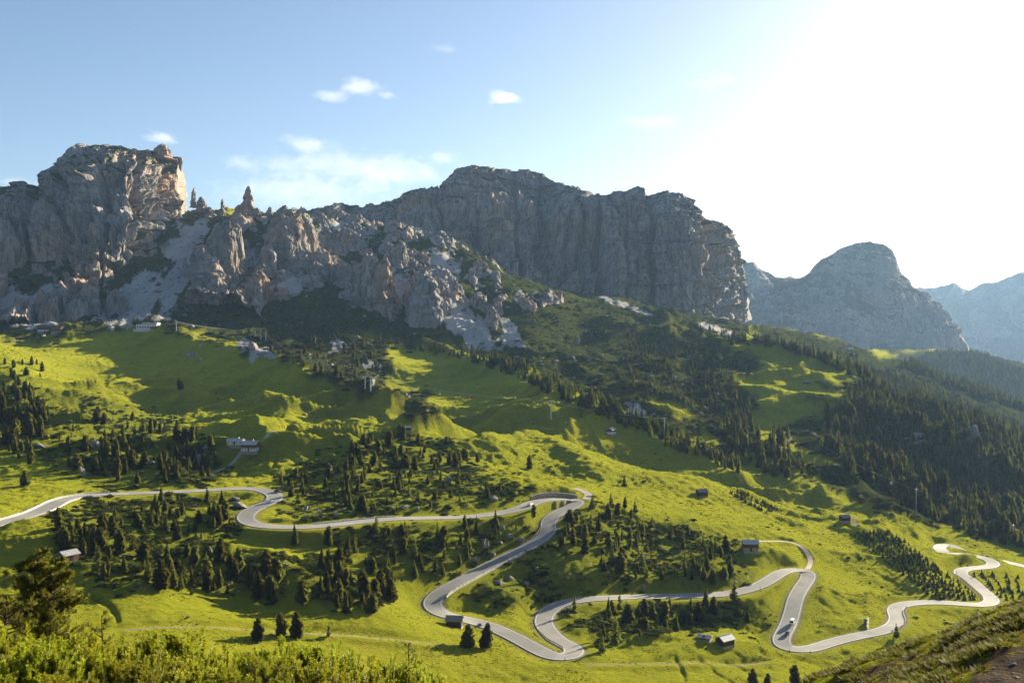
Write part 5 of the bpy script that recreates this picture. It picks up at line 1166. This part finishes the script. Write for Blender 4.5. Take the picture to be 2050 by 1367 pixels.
gondola(Pr[0], 0.60, MAT_WHITEPAINT, "white gondola over the shaded hollow"); gondola(Pr[1], 0.64, MAT_REDPAINT, "red gondola over the shaded hollow"); gondola(Pr[1], 0.84, MAT_REDPAINT, "red gondola near the small white house")
gondola(Pr2, 0.27, MAT_WHITEPAINT, "white gondola on the right hillside cable")

# ------------------------------------------------------------------ vehicles
def car_shape(L, W, H, van):
    """one body shell from side-view rings"""
    if van: prof = [(-0.5, 0.32, 0.86), (-0.49, 0.30, 0.98), (0.10, 0.28, 1.0), (0.30, 0.28, 0.96), (0.40, 0.28, 0.56), (0.48, 0.30, 0.50), (0.5, 0.34, 0.40)]
    else: prof = [(-0.5, 0.32, 0.55), (-0.48, 0.26, 0.66), (-0.36, 0.24, 0.72), (-0.24, 0.24, 0.98), (0.02, 0.24, 1.0), (0.18, 0.24, 0.68), (0.40, 0.26, 0.60), (0.48, 0.28, 0.50), (0.5, 0.34, 0.42)]
    V = []; k = 8
    for x, zb, zt in prof:
        roof = max(0.0, (zt - 0.62) / 0.38)
        for (yy, zz) in ((-0.46, zb), (-0.5, zb + 0.12), (-0.5, min(zt, 0.62)), (-0.5 + 0.12 * roof, zt), (0.5 - 0.12 * roof, zt), (0.5, min(zt, 0.62)), (0.5, zb + 0.12), (0.46, zb)):
            V.append((x * L, yy * W, zz * H))
    n = len(prof); F = [(i * k + j, i * k + (j + 1) % k, (i + 1) * k + (j + 1) % k, (i + 1) * k + j) for i in range(n - 1) for j in range(k)]
    for b in (0, (n - 1) * k): F += [(b, b + 1, b + 2, b + 2), (b, b + 2, b + 3, b + 3), (b, b + 3, b + 4, b + 4), (b, b + 4, b + 5, b + 5), (b, b + 5, b + 6, b + 6), (b, b + 6, b + 7, b + 7)]
    return np.array(V), np.array(F)
MAT_TYRE = simple_mat("tyre_rubber", (0.02, 0.02, 0.02), 0.9, 0.2); MAT_LAMP = simple_mat("lamp_glass", (0.8, 0.8, 0.78), 0.15, 0.6)
MAT_TAIL = simple_mat("tail_lamp_red", (0.4, 0.02, 0.02), 0.3, 0.5)
def car(px_, py_, name, label, paint, L=4.3, W=1.8, H=1.5, van=False, lane=0.0, flip=False, rz=None, off=None):
    p = hit(px_, py_, ZT)[0]; i = int(np.argmin(np.hypot(ROAD[:, 0] - p[0], ROAD[:, 1] - p[1])))
    T = ROAD[min(i + 2, len(ROAD) - 1)] - ROAD[max(i - 2, 0)]; a = math.atan2(T[1], T[0]); q = ROAD[i].copy()
    if rz is None:
        N = np.array([-math.sin(a), math.cos(a)]); q[:2] += N * lane; z = q[2]
    else: a = math.radians(rz); q = p; d = float(grid_at(ROADDIST, p[:1], p[1:2])[0]); z = ROAD[i, 2] if d < ROAD_HALF else p[2]
    if flip: a += math.pi
    e = root(name, (q[0], q[1], z + 0.01), a, label, "van" if van else "car")
    body = part("body", car_shape(L, W, H, van), paint, e)
    hw = W / 2
    if van: ws = [(0.31 * L, 0.36 * L)]
    part("windscreen", (np.array([(0.30 * L, -hw * 0.8, 0.95 * H), (0.30 * L, hw * 0.8, 0.95 * H), (0.402 * L, hw * 0.86, 0.58 * H), (0.402 * L, -hw * 0.86, 0.58 * H)]) + np.array([0.02, 0, 0.02]) if van else np.array([(0.03 * L, -hw * 0.74, 0.985 * H), (0.03 * L, hw * 0.74, 0.985 * H), (0.178 * L, hw * 0.86, 0.70 * H), (0.178 * L, -hw * 0.86, 0.70 * H)]) + np.array([0.02, 0, 0.02]), np.array([(0, 1, 2, 3)])), MAT_GLASS, e)
    for s in (-1, 1):
        x0, x1 = ((-0.4 * L, 0.28 * L) if van else (-0.26 * L, 0.08 * L))
        part("side_window", (np.array([(x0, s * (hw + 0.012), 0.64 * H), (x1, s * (hw + 0.012), 0.64 * H), (x1 - 0.05 * L, s * (hw * 0.80 + 0.012), 0.93 * H), (x0 + 0.04 * L, s * (hw * 0.80 + 0.012), 0.93 * H)]), np.array([(0, 1, 2, 3)])), MAT_GLASS, e)
        for x in (-0.31 * L, 0.31 * L):
            wv, wf = tube([(x, s * (hw - 0.2), 0.32), (x, s * (hw + 0.02), 0.32)], [0.32, 0.32], 12); wv2, wf2 = tube([(x, s * (hw - 0.02), 0.32), (x, s * (hw + 0.03), 0.32)], [0.19, 0.03], 10)
            wh = part("wheel", (wv, wf), MAT_TYRE, e); part("rim", (wv2, wf2), MAT_STEEL, wh)
        part("headlight", box(0.5 * L - 0.02, 0.5 * L + 0.02, s * hw * 0.62 - 0.18, s * hw * 0.62 + 0.18, 0.40 * H, 0.47 * H), MAT_LAMP, e)
        part("tail_lamp", box(-0.5 * L - 0.02, -0.5 * L + 0.02, s * hw * 0.72 - 0.12, s * hw * 0.72 + 0.12, 0.42 * H, 0.54 * H), MAT_TAIL, e)
PAINT_W = simple_mat("white_car_paint", (0.78, 0.78, 0.78), 0.25, 0.5, var=0.03); PAINT_D = simple_mat("dark_car_paint", (0.03, 0.035, 0.045), 0.25, 0.5, var=0.05); PAINT_S = simple_mat("silver_car_paint", (0.5, 0.5, 0.52), 0.3, 0.5, metal=0.4, var=0.03)
car(1580, 1250, "delivery_van", "white van leading the dark car towards the lower right hairpin", PAINT_W, 5.4, 2.05, 2.4, True, 1.9)
car(1571, 1270, "dark_car", "dark car driving in front of the white van on the road", PAINT_D, lane=1.9)
car(1056, 1012, "white_car", "white car on the road entering the walled hairpin", PAINT_W, lane=-1.8)
car(540, 1007, "parked_car", "white car parked in the lay-by of the sharp bend", PAINT_W, rz=35)
car(557, 986, "dark_parked_car", "dark car at the outer edge of the sharp bend", PAINT_D, rz=-30)

# ------------------------------------------------------------------ walls, rails, posts
def road_range(pa, pb):
    out = []
    for a in (pa, pb):
        p = hit(a[0], a[1], Z0)[0]; out.append(int(np.argmin(np.hypot(ROAD[:, 0] - p[0], ROAD[:, 1] - p[1]))))
    return min(out), max(out)
def guard_rail(pa, pb, side, label):
    i0, i1 = road_range(pa, pb); Q = ROAD[i0:i1 + 1]
    if len(Q) < 4: return
    a, _ = offset_line(Q, side * (ROAD_HALF + 0.25)); o = Vector((a[0, 0], a[0, 1], Q[0, 2]))
    e = root("guard_rail", o, 0, label, "guard rail"); Pc = np.column_stack([a, Q[:, 2]]) - np.array(o)
    n = len(Pc); V = np.vstack([Pc + np.array([0, 0, 0.5]), Pc + np.array([0, 0, 0.95])]); V = np.vstack([V, V + np.array([0.05, 0.05, 0])]); i = np.arange(n - 1)
    F = np.vstack([np.stack([i, i + 1, i + n + 1, i + n], 1), np.stack([i + 2 * n, i + 3 * n, i + 3 * n + 1, i + 2 * n + 1], 1), np.stack([i + n, i + n + 1, i + 3 * n + 1, i + 3 * n], 1)])
    part("rail", (V, F), MAT_RUST, e); pm = mesh_np("post", *box(-0.08, 0.08, -0.08, 0.08, -0.8, 0.9)); pm.materials.append(MAT_RUST)
    for k in range(1, n, 3): link("post", pm, None, e, Pc[k] + np.array([0.12, 0.12, 0]))
guard_rail((1987, 1206), (1930, 1152), 1, "brown guard rail round the far right hairpin"); guard_rail((1770, 1262), (1797, 1212), -1, "brown guard rail on the bend behind the grassy knoll")
guard_rail((1150, 1306), (1090, 1262), 1, "guard rail on the outer side of the lowest hairpin"); guard_rail((1100, 1060), (1050, 1098), -1, "guard rail under the roadside rock slope")
def verge_wall(pa, pb, side, h, w, label, name="roadside_wall", off=0.9, mat=MAT_CONC, gap=True):
    i0, i1 = road_range(pa, pb); Q = ROAD[i0:i1 + 1]; a, _ = offset_line(Q, side * (ROAD_HALF + off)); o = np.array([a[0, 0], a[0, 1], Q[0, 2]])
    e = root(name, o, 0, label, "wall"); parts_ = []; rr = np.random.default_rng(i0 + int(side * 3))
    for k in range(len(a) - 1):
        m_ = (a[k] + a[k + 1]) / 2; d_ = a[k + 1] - a[k]; an = math.atan2(d_[1], d_[0]); L_ = np.linalg.norm(d_) * (0.86 if gap else 1.02)
        hh = h * (0.75 + 0.45 * rr.random()) if gap else h
        V, F = box(-L_ / 2, L_ / 2, -w / 2, w / 2, -1.2, hh); c_, s_ = math.cos(an), math.sin(an)
        V = np.column_stack([V[:, 0] * c_ - V[:, 1] * s_, V[:, 0] * s_ + V[:, 1] * c_, V[:, 2]]) + np.array([m_[0], m_[1], Q[k, 2]]) - o; parts_.append((V, F))
    st = part("stones" if gap else "masonry", join(parts_), mat, e)
    if gap: st['kind'] = "stuff"
    return e, a, Q
verge_wall((0, 1046), (225, 988), 1, 0.55, 0.5, "row of pale kerb stones above the left road"); verge_wall((80, 1024), (200, 989), -1, 0.45, 0.45, "row of pale kerb stones below the left road")
verge_wall((640, 1053), (800, 1037), 1, 0.5, 0.5, "row of pale kerb stones above the middle road"); verge_wall((870, 1190), (1060, 1092), 1, 0.7, 0.6, "low stone wall along the foot of the roadside rock slope")
# retaining wall of the upper hairpin
i0, i1 = road_range((1078, 1001), (1152, 1000)); Q = ROAD[i0:i1 + 1]; best = None
sgn = 1 if offset_line(Q, 6.0)[0][len(Q) // 2, 1] > Q[len(Q) // 2, 1] else -1
a, _ = offset_line(Q, sgn * (ROAD_HALF + 1.6)); o = np.array([a[0, 0], a[0, 1], Q[0, 2]]); e = root("retaining_wall", o, 0, "curved brown stone retaining wall behind the upper hairpin", "wall")
n = len(a); hgt = 2.6 * np.sin(np.linspace(0.35, math.pi - 0.35, n)) ** 0.5; b, _ = offset_line(Q, sgn * (ROAD_HALF + 2.4)); z = Q[:, 2]
V = np.vstack([np.column_stack([a, z - 1.0]), np.column_stack([a + 0.06 * (b - a), z + hgt]), np.column_stack([b, z + hgt]), np.column_stack([b, z - 1])]) - o; i = np.arange(n - 1)
part("masonry", (V, np.vstack([np.stack([i + k * n, i + 1 + k * n, i + 1 + (k + 1) * n, i + (k + 1) * n], 1) for k in range(3)])), MAT_STONEWALL, e)
V2 = np.vstack([np.column_stack([offset_line(Q, sgn * (ROAD_HALF + 1.45))[0], z + hgt + 0.004]), np.column_stack([offset_line(Q, sgn * (ROAD_HALF + 2.6))[0], z + hgt + 0.004])]); V2 = np.vstack([V2, V2 + np.array([0, 0, 0.3])]) - o
part("coping", (V2, np.vstack([np.stack([i + 2 * n, i + 2 * n + 1, i + 3 * n + 1, i + 3 * n], 1), np.stack([i, i + 1, i + 1 + 2 * n, i + 2 * n], 1), np.stack([i + n, i + 1 + n, i + 1 + 3 * n, i + 3 * n], 1)])), MAT_STONEWALL, e)
# concrete culvert wings beside the lower road
p = hit(1740, 1252, ZT)[0]; e = root("concrete_wing_wall", p, math.radians(62), "broken stepped concrete wall by the gravel patch inside the lower bend", "wall")
for k, (x, L_, h) in enumerate(((-5.5, 2.8, 1.5), (-1.8, 2.8, 2.2), (2.0, 3.0, 3.0))): part("slab", box(x - L_ / 2, x + L_ / 2, -0.3 + 0.5 * k, 0.3 + 0.5 * k, -2, h), MAT_CONC, e)
part("wing", box(3.75, 4.3, 0.6, 6.0, -2, 2.0), MAT_CONC, e)
# marker posts
MAT_POST = simple_mat("dark_marker_post", (0.05, 0.05, 0.05), 0.7, 0.3)
for k, (px_, py_, lab) in enumerate(((893, 1236, "marker post by the wide bend near the roadside hut"), (1131, 1322, "marker post below the lowest hairpin"), (1622, 1308, "marker post below the lower right hairpin, right one"), (1580, 1304, "marker post below the lower right hairpin, left one"), (1522, 1180, "marker post beside the climb to the barn track"), (1915, 1148, "marker post inside the far right bend"))):
    p = hit(px_, py_, ZT)[0]; e = root("marker_post", p, 0, lab, "post"); part("shaft", tube([(0, 0, -0.4), (0, 0, 1.3)], [0.16, 0.13], 6), MAT_POST, e); part("reflector", box(-0.1, 0.1, -0.17, -0.13, 0.95, 1.15), MAT_LAMP, e)

# ------------------------------------------------------------------ foreground
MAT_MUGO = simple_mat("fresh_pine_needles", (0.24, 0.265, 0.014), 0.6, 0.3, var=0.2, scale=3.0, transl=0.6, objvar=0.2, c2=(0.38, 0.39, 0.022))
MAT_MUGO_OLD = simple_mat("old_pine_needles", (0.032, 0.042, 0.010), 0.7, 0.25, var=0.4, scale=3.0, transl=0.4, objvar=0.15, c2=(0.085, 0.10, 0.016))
MAT_TWIG = simple_mat("reddish_twigs", (0.16, 0.095, 0.055), 0.9, 0.15, var=0.35, scale=8)
def brush(base, dirn, L, rad, n, r, wid=0.008):
    """bottle-brush shoot: needles slanting up round an axis"""
    d = dirn / np.linalg.norm(dirn); a = np.cross(d, [0.3, 0.9, 0.2]); a /= np.linalg.norm(a); b = np.cross(d, a)
    t = r.random(n) ** 0.8; th = r.random(n) * 2 * np.pi; o = np.cos(th)[:, None] * a + np.sin(th)[:, None] * b
    s = base + d * (t * L)[:, None]; ln = rad * (0.75 + 0.5 * r.random(n))[:, None]
    tip = s + (o * 0.72 + d * 0.75) * ln; sd = np.cross(o, d) * wid
    return blades(s, tip, sd)
def mugo(seed):
    r = np.random.default_rng(seed); new, old, tw = [], [], []
    nb = 24
    for k in range(nb):
        a = r.random() * 2 * np.pi; rr = 0.95 * math.sqrt(r.random()); ex = np.array([math.cos(a) * rr, math.sin(a) * rr, 0])
        top = ex * 1.05 + np.array([0, 0, 1.15 + 0.75 * r.random() - 0.45 * rr])
        p0 = ex * 0.25; p1 = ex * 0.85 + np.array([0, 0, 0.45]); P_ = [p0, p1, top * 0.55 + p1 * 0.45, top]
        tw.append(tube(P_, [0.03, 0.022, 0.014, 0.007], 5))
        for j in range(3):
            f = 0.3 + 0.65 * r.random(); q = p1 * (1 - f) + top * f; dv = ex * 0.6 + r.normal(size=3) * 0.45 + np.array([0, 0, 0.75]); dv /= np.linalg.norm(dv); L_ = 0.16 + 0.22 * r.random()
            en = q + dv * L_; en[2] += 0.08
            tw.append(tube([q, (q + en) / 2 - np.array([0, 0, 0.02]), en], [0.009, 0.007, 0.005], 4))
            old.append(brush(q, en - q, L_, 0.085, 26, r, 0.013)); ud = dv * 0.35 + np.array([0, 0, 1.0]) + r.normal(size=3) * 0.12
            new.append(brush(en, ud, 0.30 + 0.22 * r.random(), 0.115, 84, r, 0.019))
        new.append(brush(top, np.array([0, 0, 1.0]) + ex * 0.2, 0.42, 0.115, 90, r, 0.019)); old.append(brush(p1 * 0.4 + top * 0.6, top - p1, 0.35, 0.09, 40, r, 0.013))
    mk = lambda nm, pt, m: (lambda me: (me.materials.append(m), me)[1])(mesh_np(nm, *join(pt)))
    return mk("new_needles", new, MAT_MUGO), mk("old_needles", old, MAT_MUGO_OLD), mk("branches", tw, MAT_TWIG)
MUGO = [mugo(900 + k) for k in range(5)]
def near_ground(px_, y_):
    u_ = ray(px_, 1400.0)[0]; x_ = float(u_) * y_; return x_, float(grid_at(ZT, np.array([x_]), np.array([float(y_)]))[0])
def topped(px_, y_, ptop):
    """height a plant needs at distance y to reach picture row ptop"""
    x_, z_ = near_ground(px_, y_); return x_, z_, float(ray(px_, ptop)[1]) * y_ - z_
sh = []
rf_ = np.random.default_rng(77)
def skyline_top(px_): return np.interp(px_, [-80, 0, 120, 200, 260, 330, 400, 470, 540, 600, 650, 700, 740, 800, 860, 900, 960], [1235, 1240, 1262, 1262, 1285, 1268, 1300, 1275, 1292, 1290, 1258, 1290, 1345, 1335, 1335, 1352, 1372])
for row, (y_, dx, drop) in enumerate(((26, 62, 0), (22, 74, 26), (18.5, 90, 54), (15.5, 108, 84))):
    for px_ in np.arange(-90, 990 if row == 0 else 740 - row * 10, dx):
        q = px_ + rf_.normal() * 14; x_, z_, h_ = topped(q, y_ + rf_.normal() * 0.8, skyline_top(q) + drop + rf_.normal() * 7)
        if h_ > 0.5: sh.append((row, q, x_, y_, z_, h_))
SL = rank_labels(sh, lambda c: (c[0], c[1] < 730), lambda c: c[1], lambda k: "dwarf pine " + (("of the bright shooted back row of the thicket", "in the second row of the thicket", "in the third row of the thicket", "at the bottom edge nearest the viewer")[k[0]] if k[1] else "at the sparse right end of the thicket"))
for k, (row, q, x_, y_, z_, h_) in enumerate(sh):
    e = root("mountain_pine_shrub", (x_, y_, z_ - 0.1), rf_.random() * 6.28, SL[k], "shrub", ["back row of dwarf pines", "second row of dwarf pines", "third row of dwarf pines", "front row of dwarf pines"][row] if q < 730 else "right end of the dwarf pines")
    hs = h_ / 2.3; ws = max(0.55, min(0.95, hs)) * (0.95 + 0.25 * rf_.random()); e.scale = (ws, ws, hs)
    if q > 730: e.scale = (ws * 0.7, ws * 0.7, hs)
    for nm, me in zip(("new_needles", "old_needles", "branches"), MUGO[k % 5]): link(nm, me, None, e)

# the large stone pine at the left edge, with its smaller neighbours
def big_pine(px_, y_, ptop, label, seed, spread=0.2, dens=1.0, two=False, name="stone_pine_tree", mat=None):
    r = np.random.default_rng(seed); x_, z_, H = topped(px_, y_, ptop)
    e = root(name, (x_, y_, z_ - 0.2), 0, label, "tree"); limbs, tufts = [], []
    stems = [(0.0, 1.0)] if not two else [(-0.02, 1.0), (0.085, 0.95)]
    for sx, sh_ in stems:
        P_ = [(0, 0, 0), (sx * H * 0.4, 0, H * 0.3), (sx * H, 0.02 * H, H * 0.65 * sh_), (sx * H * 1.05, 0, H * sh_ * 0.98)]
        limbs.append(tube(P_, [0.022 * H, 0.017 * H, 0.011 * H, 0.003 * H], 8)); P_ = np.array(P_)
        for k in range(int(64 * dens)):
            f = 0.12 + 0.86 * r.random() ** 0.9; zz = f * H * sh_; bx = np.interp(zz, P_[:, 2], P_[:, 0]); a = r.random() * 2 * np.pi
            R = H * spread * math.sqrt(max(0.03, 1 - ((f - 0.42) / 0.62) ** 2)) * (0.6 + 0.6 * r.random()); d = np.array([math.cos(a), math.sin(a), 0.0])
            s = np.array([bx, 0, zz]); en = s + d * R + np.array([0, 0, R * (0.25 + 0.35 * r.random())]); mid = (s + en) / 2 - np.array([0, 0, 0.06 * R])
            limbs.append(tube([s, mid, en], [0.006 * H, 0.004 * H, 0.0015 * H], 5))
            for j in range(int(11 * dens) + 2):
                t = 0.3 + 0.75 * r.random(); q = (s * (1 - t) ** 2 + 2 * mid * t * (1 - t) + en * t * t) + r.normal(size=3) * 0.055 * R + np.array([0, 0, 0.03])
                tufts.append(brush(q, d * 0.5 + r.normal(size=3) * 0.5 + np.array([0, 0, 0.8]), 0.022 * H + 0.05, 0.021 * H + 0.03, 14, r, 0.0036 * H))
    part("trunk", join(limbs), MAT_BARK, e); part("crown", join(tufts), mat or MAT_BIGPINE, e)
MAT_BIGPINE = mat_needles("big_pine_needles", (0.10, 0.112, 0.014), (0.19, 0.19, 0.02), 0.5, 0.05)
big_pine(78, 62, 1108, "large two stemmed stone pine at the left edge in front of the log barn", 41, 0.19, 1.25, True)
big_pine(12, 50, 1188, "bushy dark pine cut by the left edge beside the large stone pine", 42, 0.24, 0.9)
big_pine(150, 45, 1262, "low bushy pine between the large stone pine and the thicket", 43, 0.3, 0.7)
big_pine(818, 40, 1272, "spindly pale larch sapling rising behind the thicket", 44, 0.10, 0.35, name="larch_sapling", mat=MAT_LARCH)
big_pine(205, 60, 1222, "small thin pine beside the ditch", 45, 0.12, 0.3)

# grass tufts on the near knoll
MAT_TUFT = simple_mat("tussock_grass", (0.15, 0.17, 0.015), 0.8, 0.15, var=0.45, scale=4.0, transl=0.45, objvar=0.25, c2=(0.24, 0.215, 0.03))
TUFT = []
for k in range(4):
    r_ = np.random.default_rng(950 + k); n_ = 46; a_ = r_.random(n_) * 6.28; b_ = np.stack([np.cos(a_) * 0.12 * r_.random(n_), np.sin(a_) * 0.12 * r_.random(n_), np.zeros(n_)], 1)
    l_ = 0.09 + 0.11 * r_.random(n_); tp = b_ + np.stack([np.cos(a_) * l_ * 0.8, np.sin(a_) * l_ * 0.8, l_ * 0.85], 1); sd_ = np.stack([-np.sin(a_), np.cos(a_), 0 * a_], 1) * 0.014
    me = mesh_np("grass_tuft", *blades(b_, tp, sd_)); me.materials.append(MAT_TUFT); TUFT.append(me)
r_ = np.random.default_rng(960); okk = (GY > 26) & (GY < 80) & (GX / GY > 0.24) & (GX / GY < 0.60)
turfm = (sstep(0.0, 0.3, n2(GX / 3.4, GY / 1.7, 211) + 0.7 * n2(GX / 0.9, GY / 0.9, 212)) * okk * (1 - path_near)).astype(float)
wgt = turfm * GY * np.gradient(GY, axis=0); c_ = np.cumsum(wgt.ravel()); n_ = 7500
idx = np.searchsorted(c_, r_.random(n_) * c_[-1]); ii, jj = np.unravel_index(np.minimum(idx, GX.size - 1), GX.shape); ii = np.clip(ii, 1, NV - 2); jj = np.clip(jj, 1, NU - 2)
x_ = GX[ii, jj] + (r_.random(n_) - 0.5) * 0.12; y_ = GY[ii, jj] + (r_.random(n_) - 0.5) * 0.5; s_ = 0.5 + 0.9 * r_.random(n_)
gn_scatter("knoll_grass", TUFT, np.column_stack([x_, y_, grid_at(ZT, x_, y_) - 0.02]), r_.random(n_) * 6.28, np.column_stack([s_ * 1.2, s_ * 1.2, s_]), r_.integers(0, 4, n_), "tussock grass on the near knoll")
P = scatter_mask(soil_near.astype(float), 500, 64, 26, 75, 1.0, 0.0); s_ = 0.04 + 0.13 * r_.random(len(P)) ** 3
gn_scatter("knoll_stones", PEBB, P, r_.random(len(P)) * 6.28, np.column_stack([s_, s_, s_ * 0.7]), r_.integers(0, 4, len(P)), "small stones in the bare soil of the near knoll")

# ------------------------------------------------------------------ clouds
def cloud_material():
    m, nt = new_mat("thin_cloud"); t = NT(nt)
    tc = t.n("ShaderNodeTexCoord").outputs['Object']
    oi = t.n("ShaderNodeObjectInfo").outputs['Random']
    vm = t.n("ShaderNodeVectorMath", operation='LENGTH'); t.link(tc, vm.inputs[0])
    off = t.n("ShaderNodeVectorMath", operation='ADD'); t.link(t.geo().outputs['Position'], off.inputs[0])
    cmb = t.n("ShaderNodeCombineXYZ"); t.link(t.math('MULTIPLY', oi, 9000.0), cmb.inputs[0]); t.link(cmb.outputs[0], off.inputs[1])
    nz = t.noise(0.0017, 8, 0.66, vec=off.outputs[0], stretch=(1.0, 1.0, 1.7), dist=0.4)
    fall = t.math('SUBTRACT', 1.0, vm.outputs['Value'], True)
    d = t.math('SUBTRACT', t.math('ADD', nz, t.math('MULTIPLY', fall, 0.40)), 0.62, True)
    v = t.n("ShaderNodeVolumePrincipled"); v.inputs['Color'].default_value = (1, 1, 1, 1); v.inputs['Anisotropy'].default_value = 0.3
    t.link(t.math('MULTIPLY', t.math('MULTIPLY', d, CLOUD_DENS), t.n('ShaderNodeObjectInfo').outputs['Alpha']), v.inputs['Density'])
    o = t.n("ShaderNodeOutputMaterial"); t.link(v.outputs[0], o.inputs['Volume']); return m
CLOUD_DENS = 0.0035
MAT_CLOUD = cloud_material()
CL = [(722, 176, 80, 26, "bright little cloud with a ragged right tail, high in the middle"), (665, 190, 60, 20, "thin cloud left of the bright little cloud"), (772, 190, 50, 16, "wisp right of the bright little cloud"), (1008, 196, 75, 26, "small bright cloud above the central summit"), (882, 97, 60, 14, "faint wisp highest of the small clouds"),
      (640, 335, 260, 70, "wide pale cloud bank behind the saddle"), (790, 345, 230, 60, "pale cloud bank left of the central summit"), (490, 328, 90, 30, "pale cloud above the rock spire"), (885, 316, 70, 22, "cloud touching the central mountain skyline"), (620, 290, 110, 30, "ragged cloud above the cloud bank"), (600, 385, 330, 60, "low white cloud behind the saddle"), (318, 275, 60, 22, "small cloud above the left summit block"), (1430, 162, 110, 22, "thin veil cloud high at the right"), (1300, 245, 120, 34, "thin pale cloud above the great cliff"), (30, 365, 90, 16, "low cloud behind the left mountain shoulder")]
for k, (px_, py_, wp, hp, lab) in enumerate(CL):
    y_ = 19000 + 700 * k; u_, e_ = ray(px_, py_); bm = bmesh.new(); bmesh.ops.create_icosphere(bm, subdivisions=3, radius=1.0); me = bpy.data.meshes.new("cloud"); bm.to_mesh(me); bm.free()
    rx = wp / FPX * y_ * 0.75; rz_ = hp / FPX * y_ * 0.8
    o = link("cloud", me, MAT_CLOUD, None, (u_ * y_, y_, e_ * y_), (0, 0, 0), (rx, min(rx, 900), rz_)); tag(o, lab, "cloud"); o.color = (1, 1, 1, (0.12 if px_ > 1200 else 0.25 if py_ < 100 else 0.4 if py_ > 280 else 1.0))
scene.cycles.volume_step_rate = 2.0; scene.cycles.volume_max_steps = 64
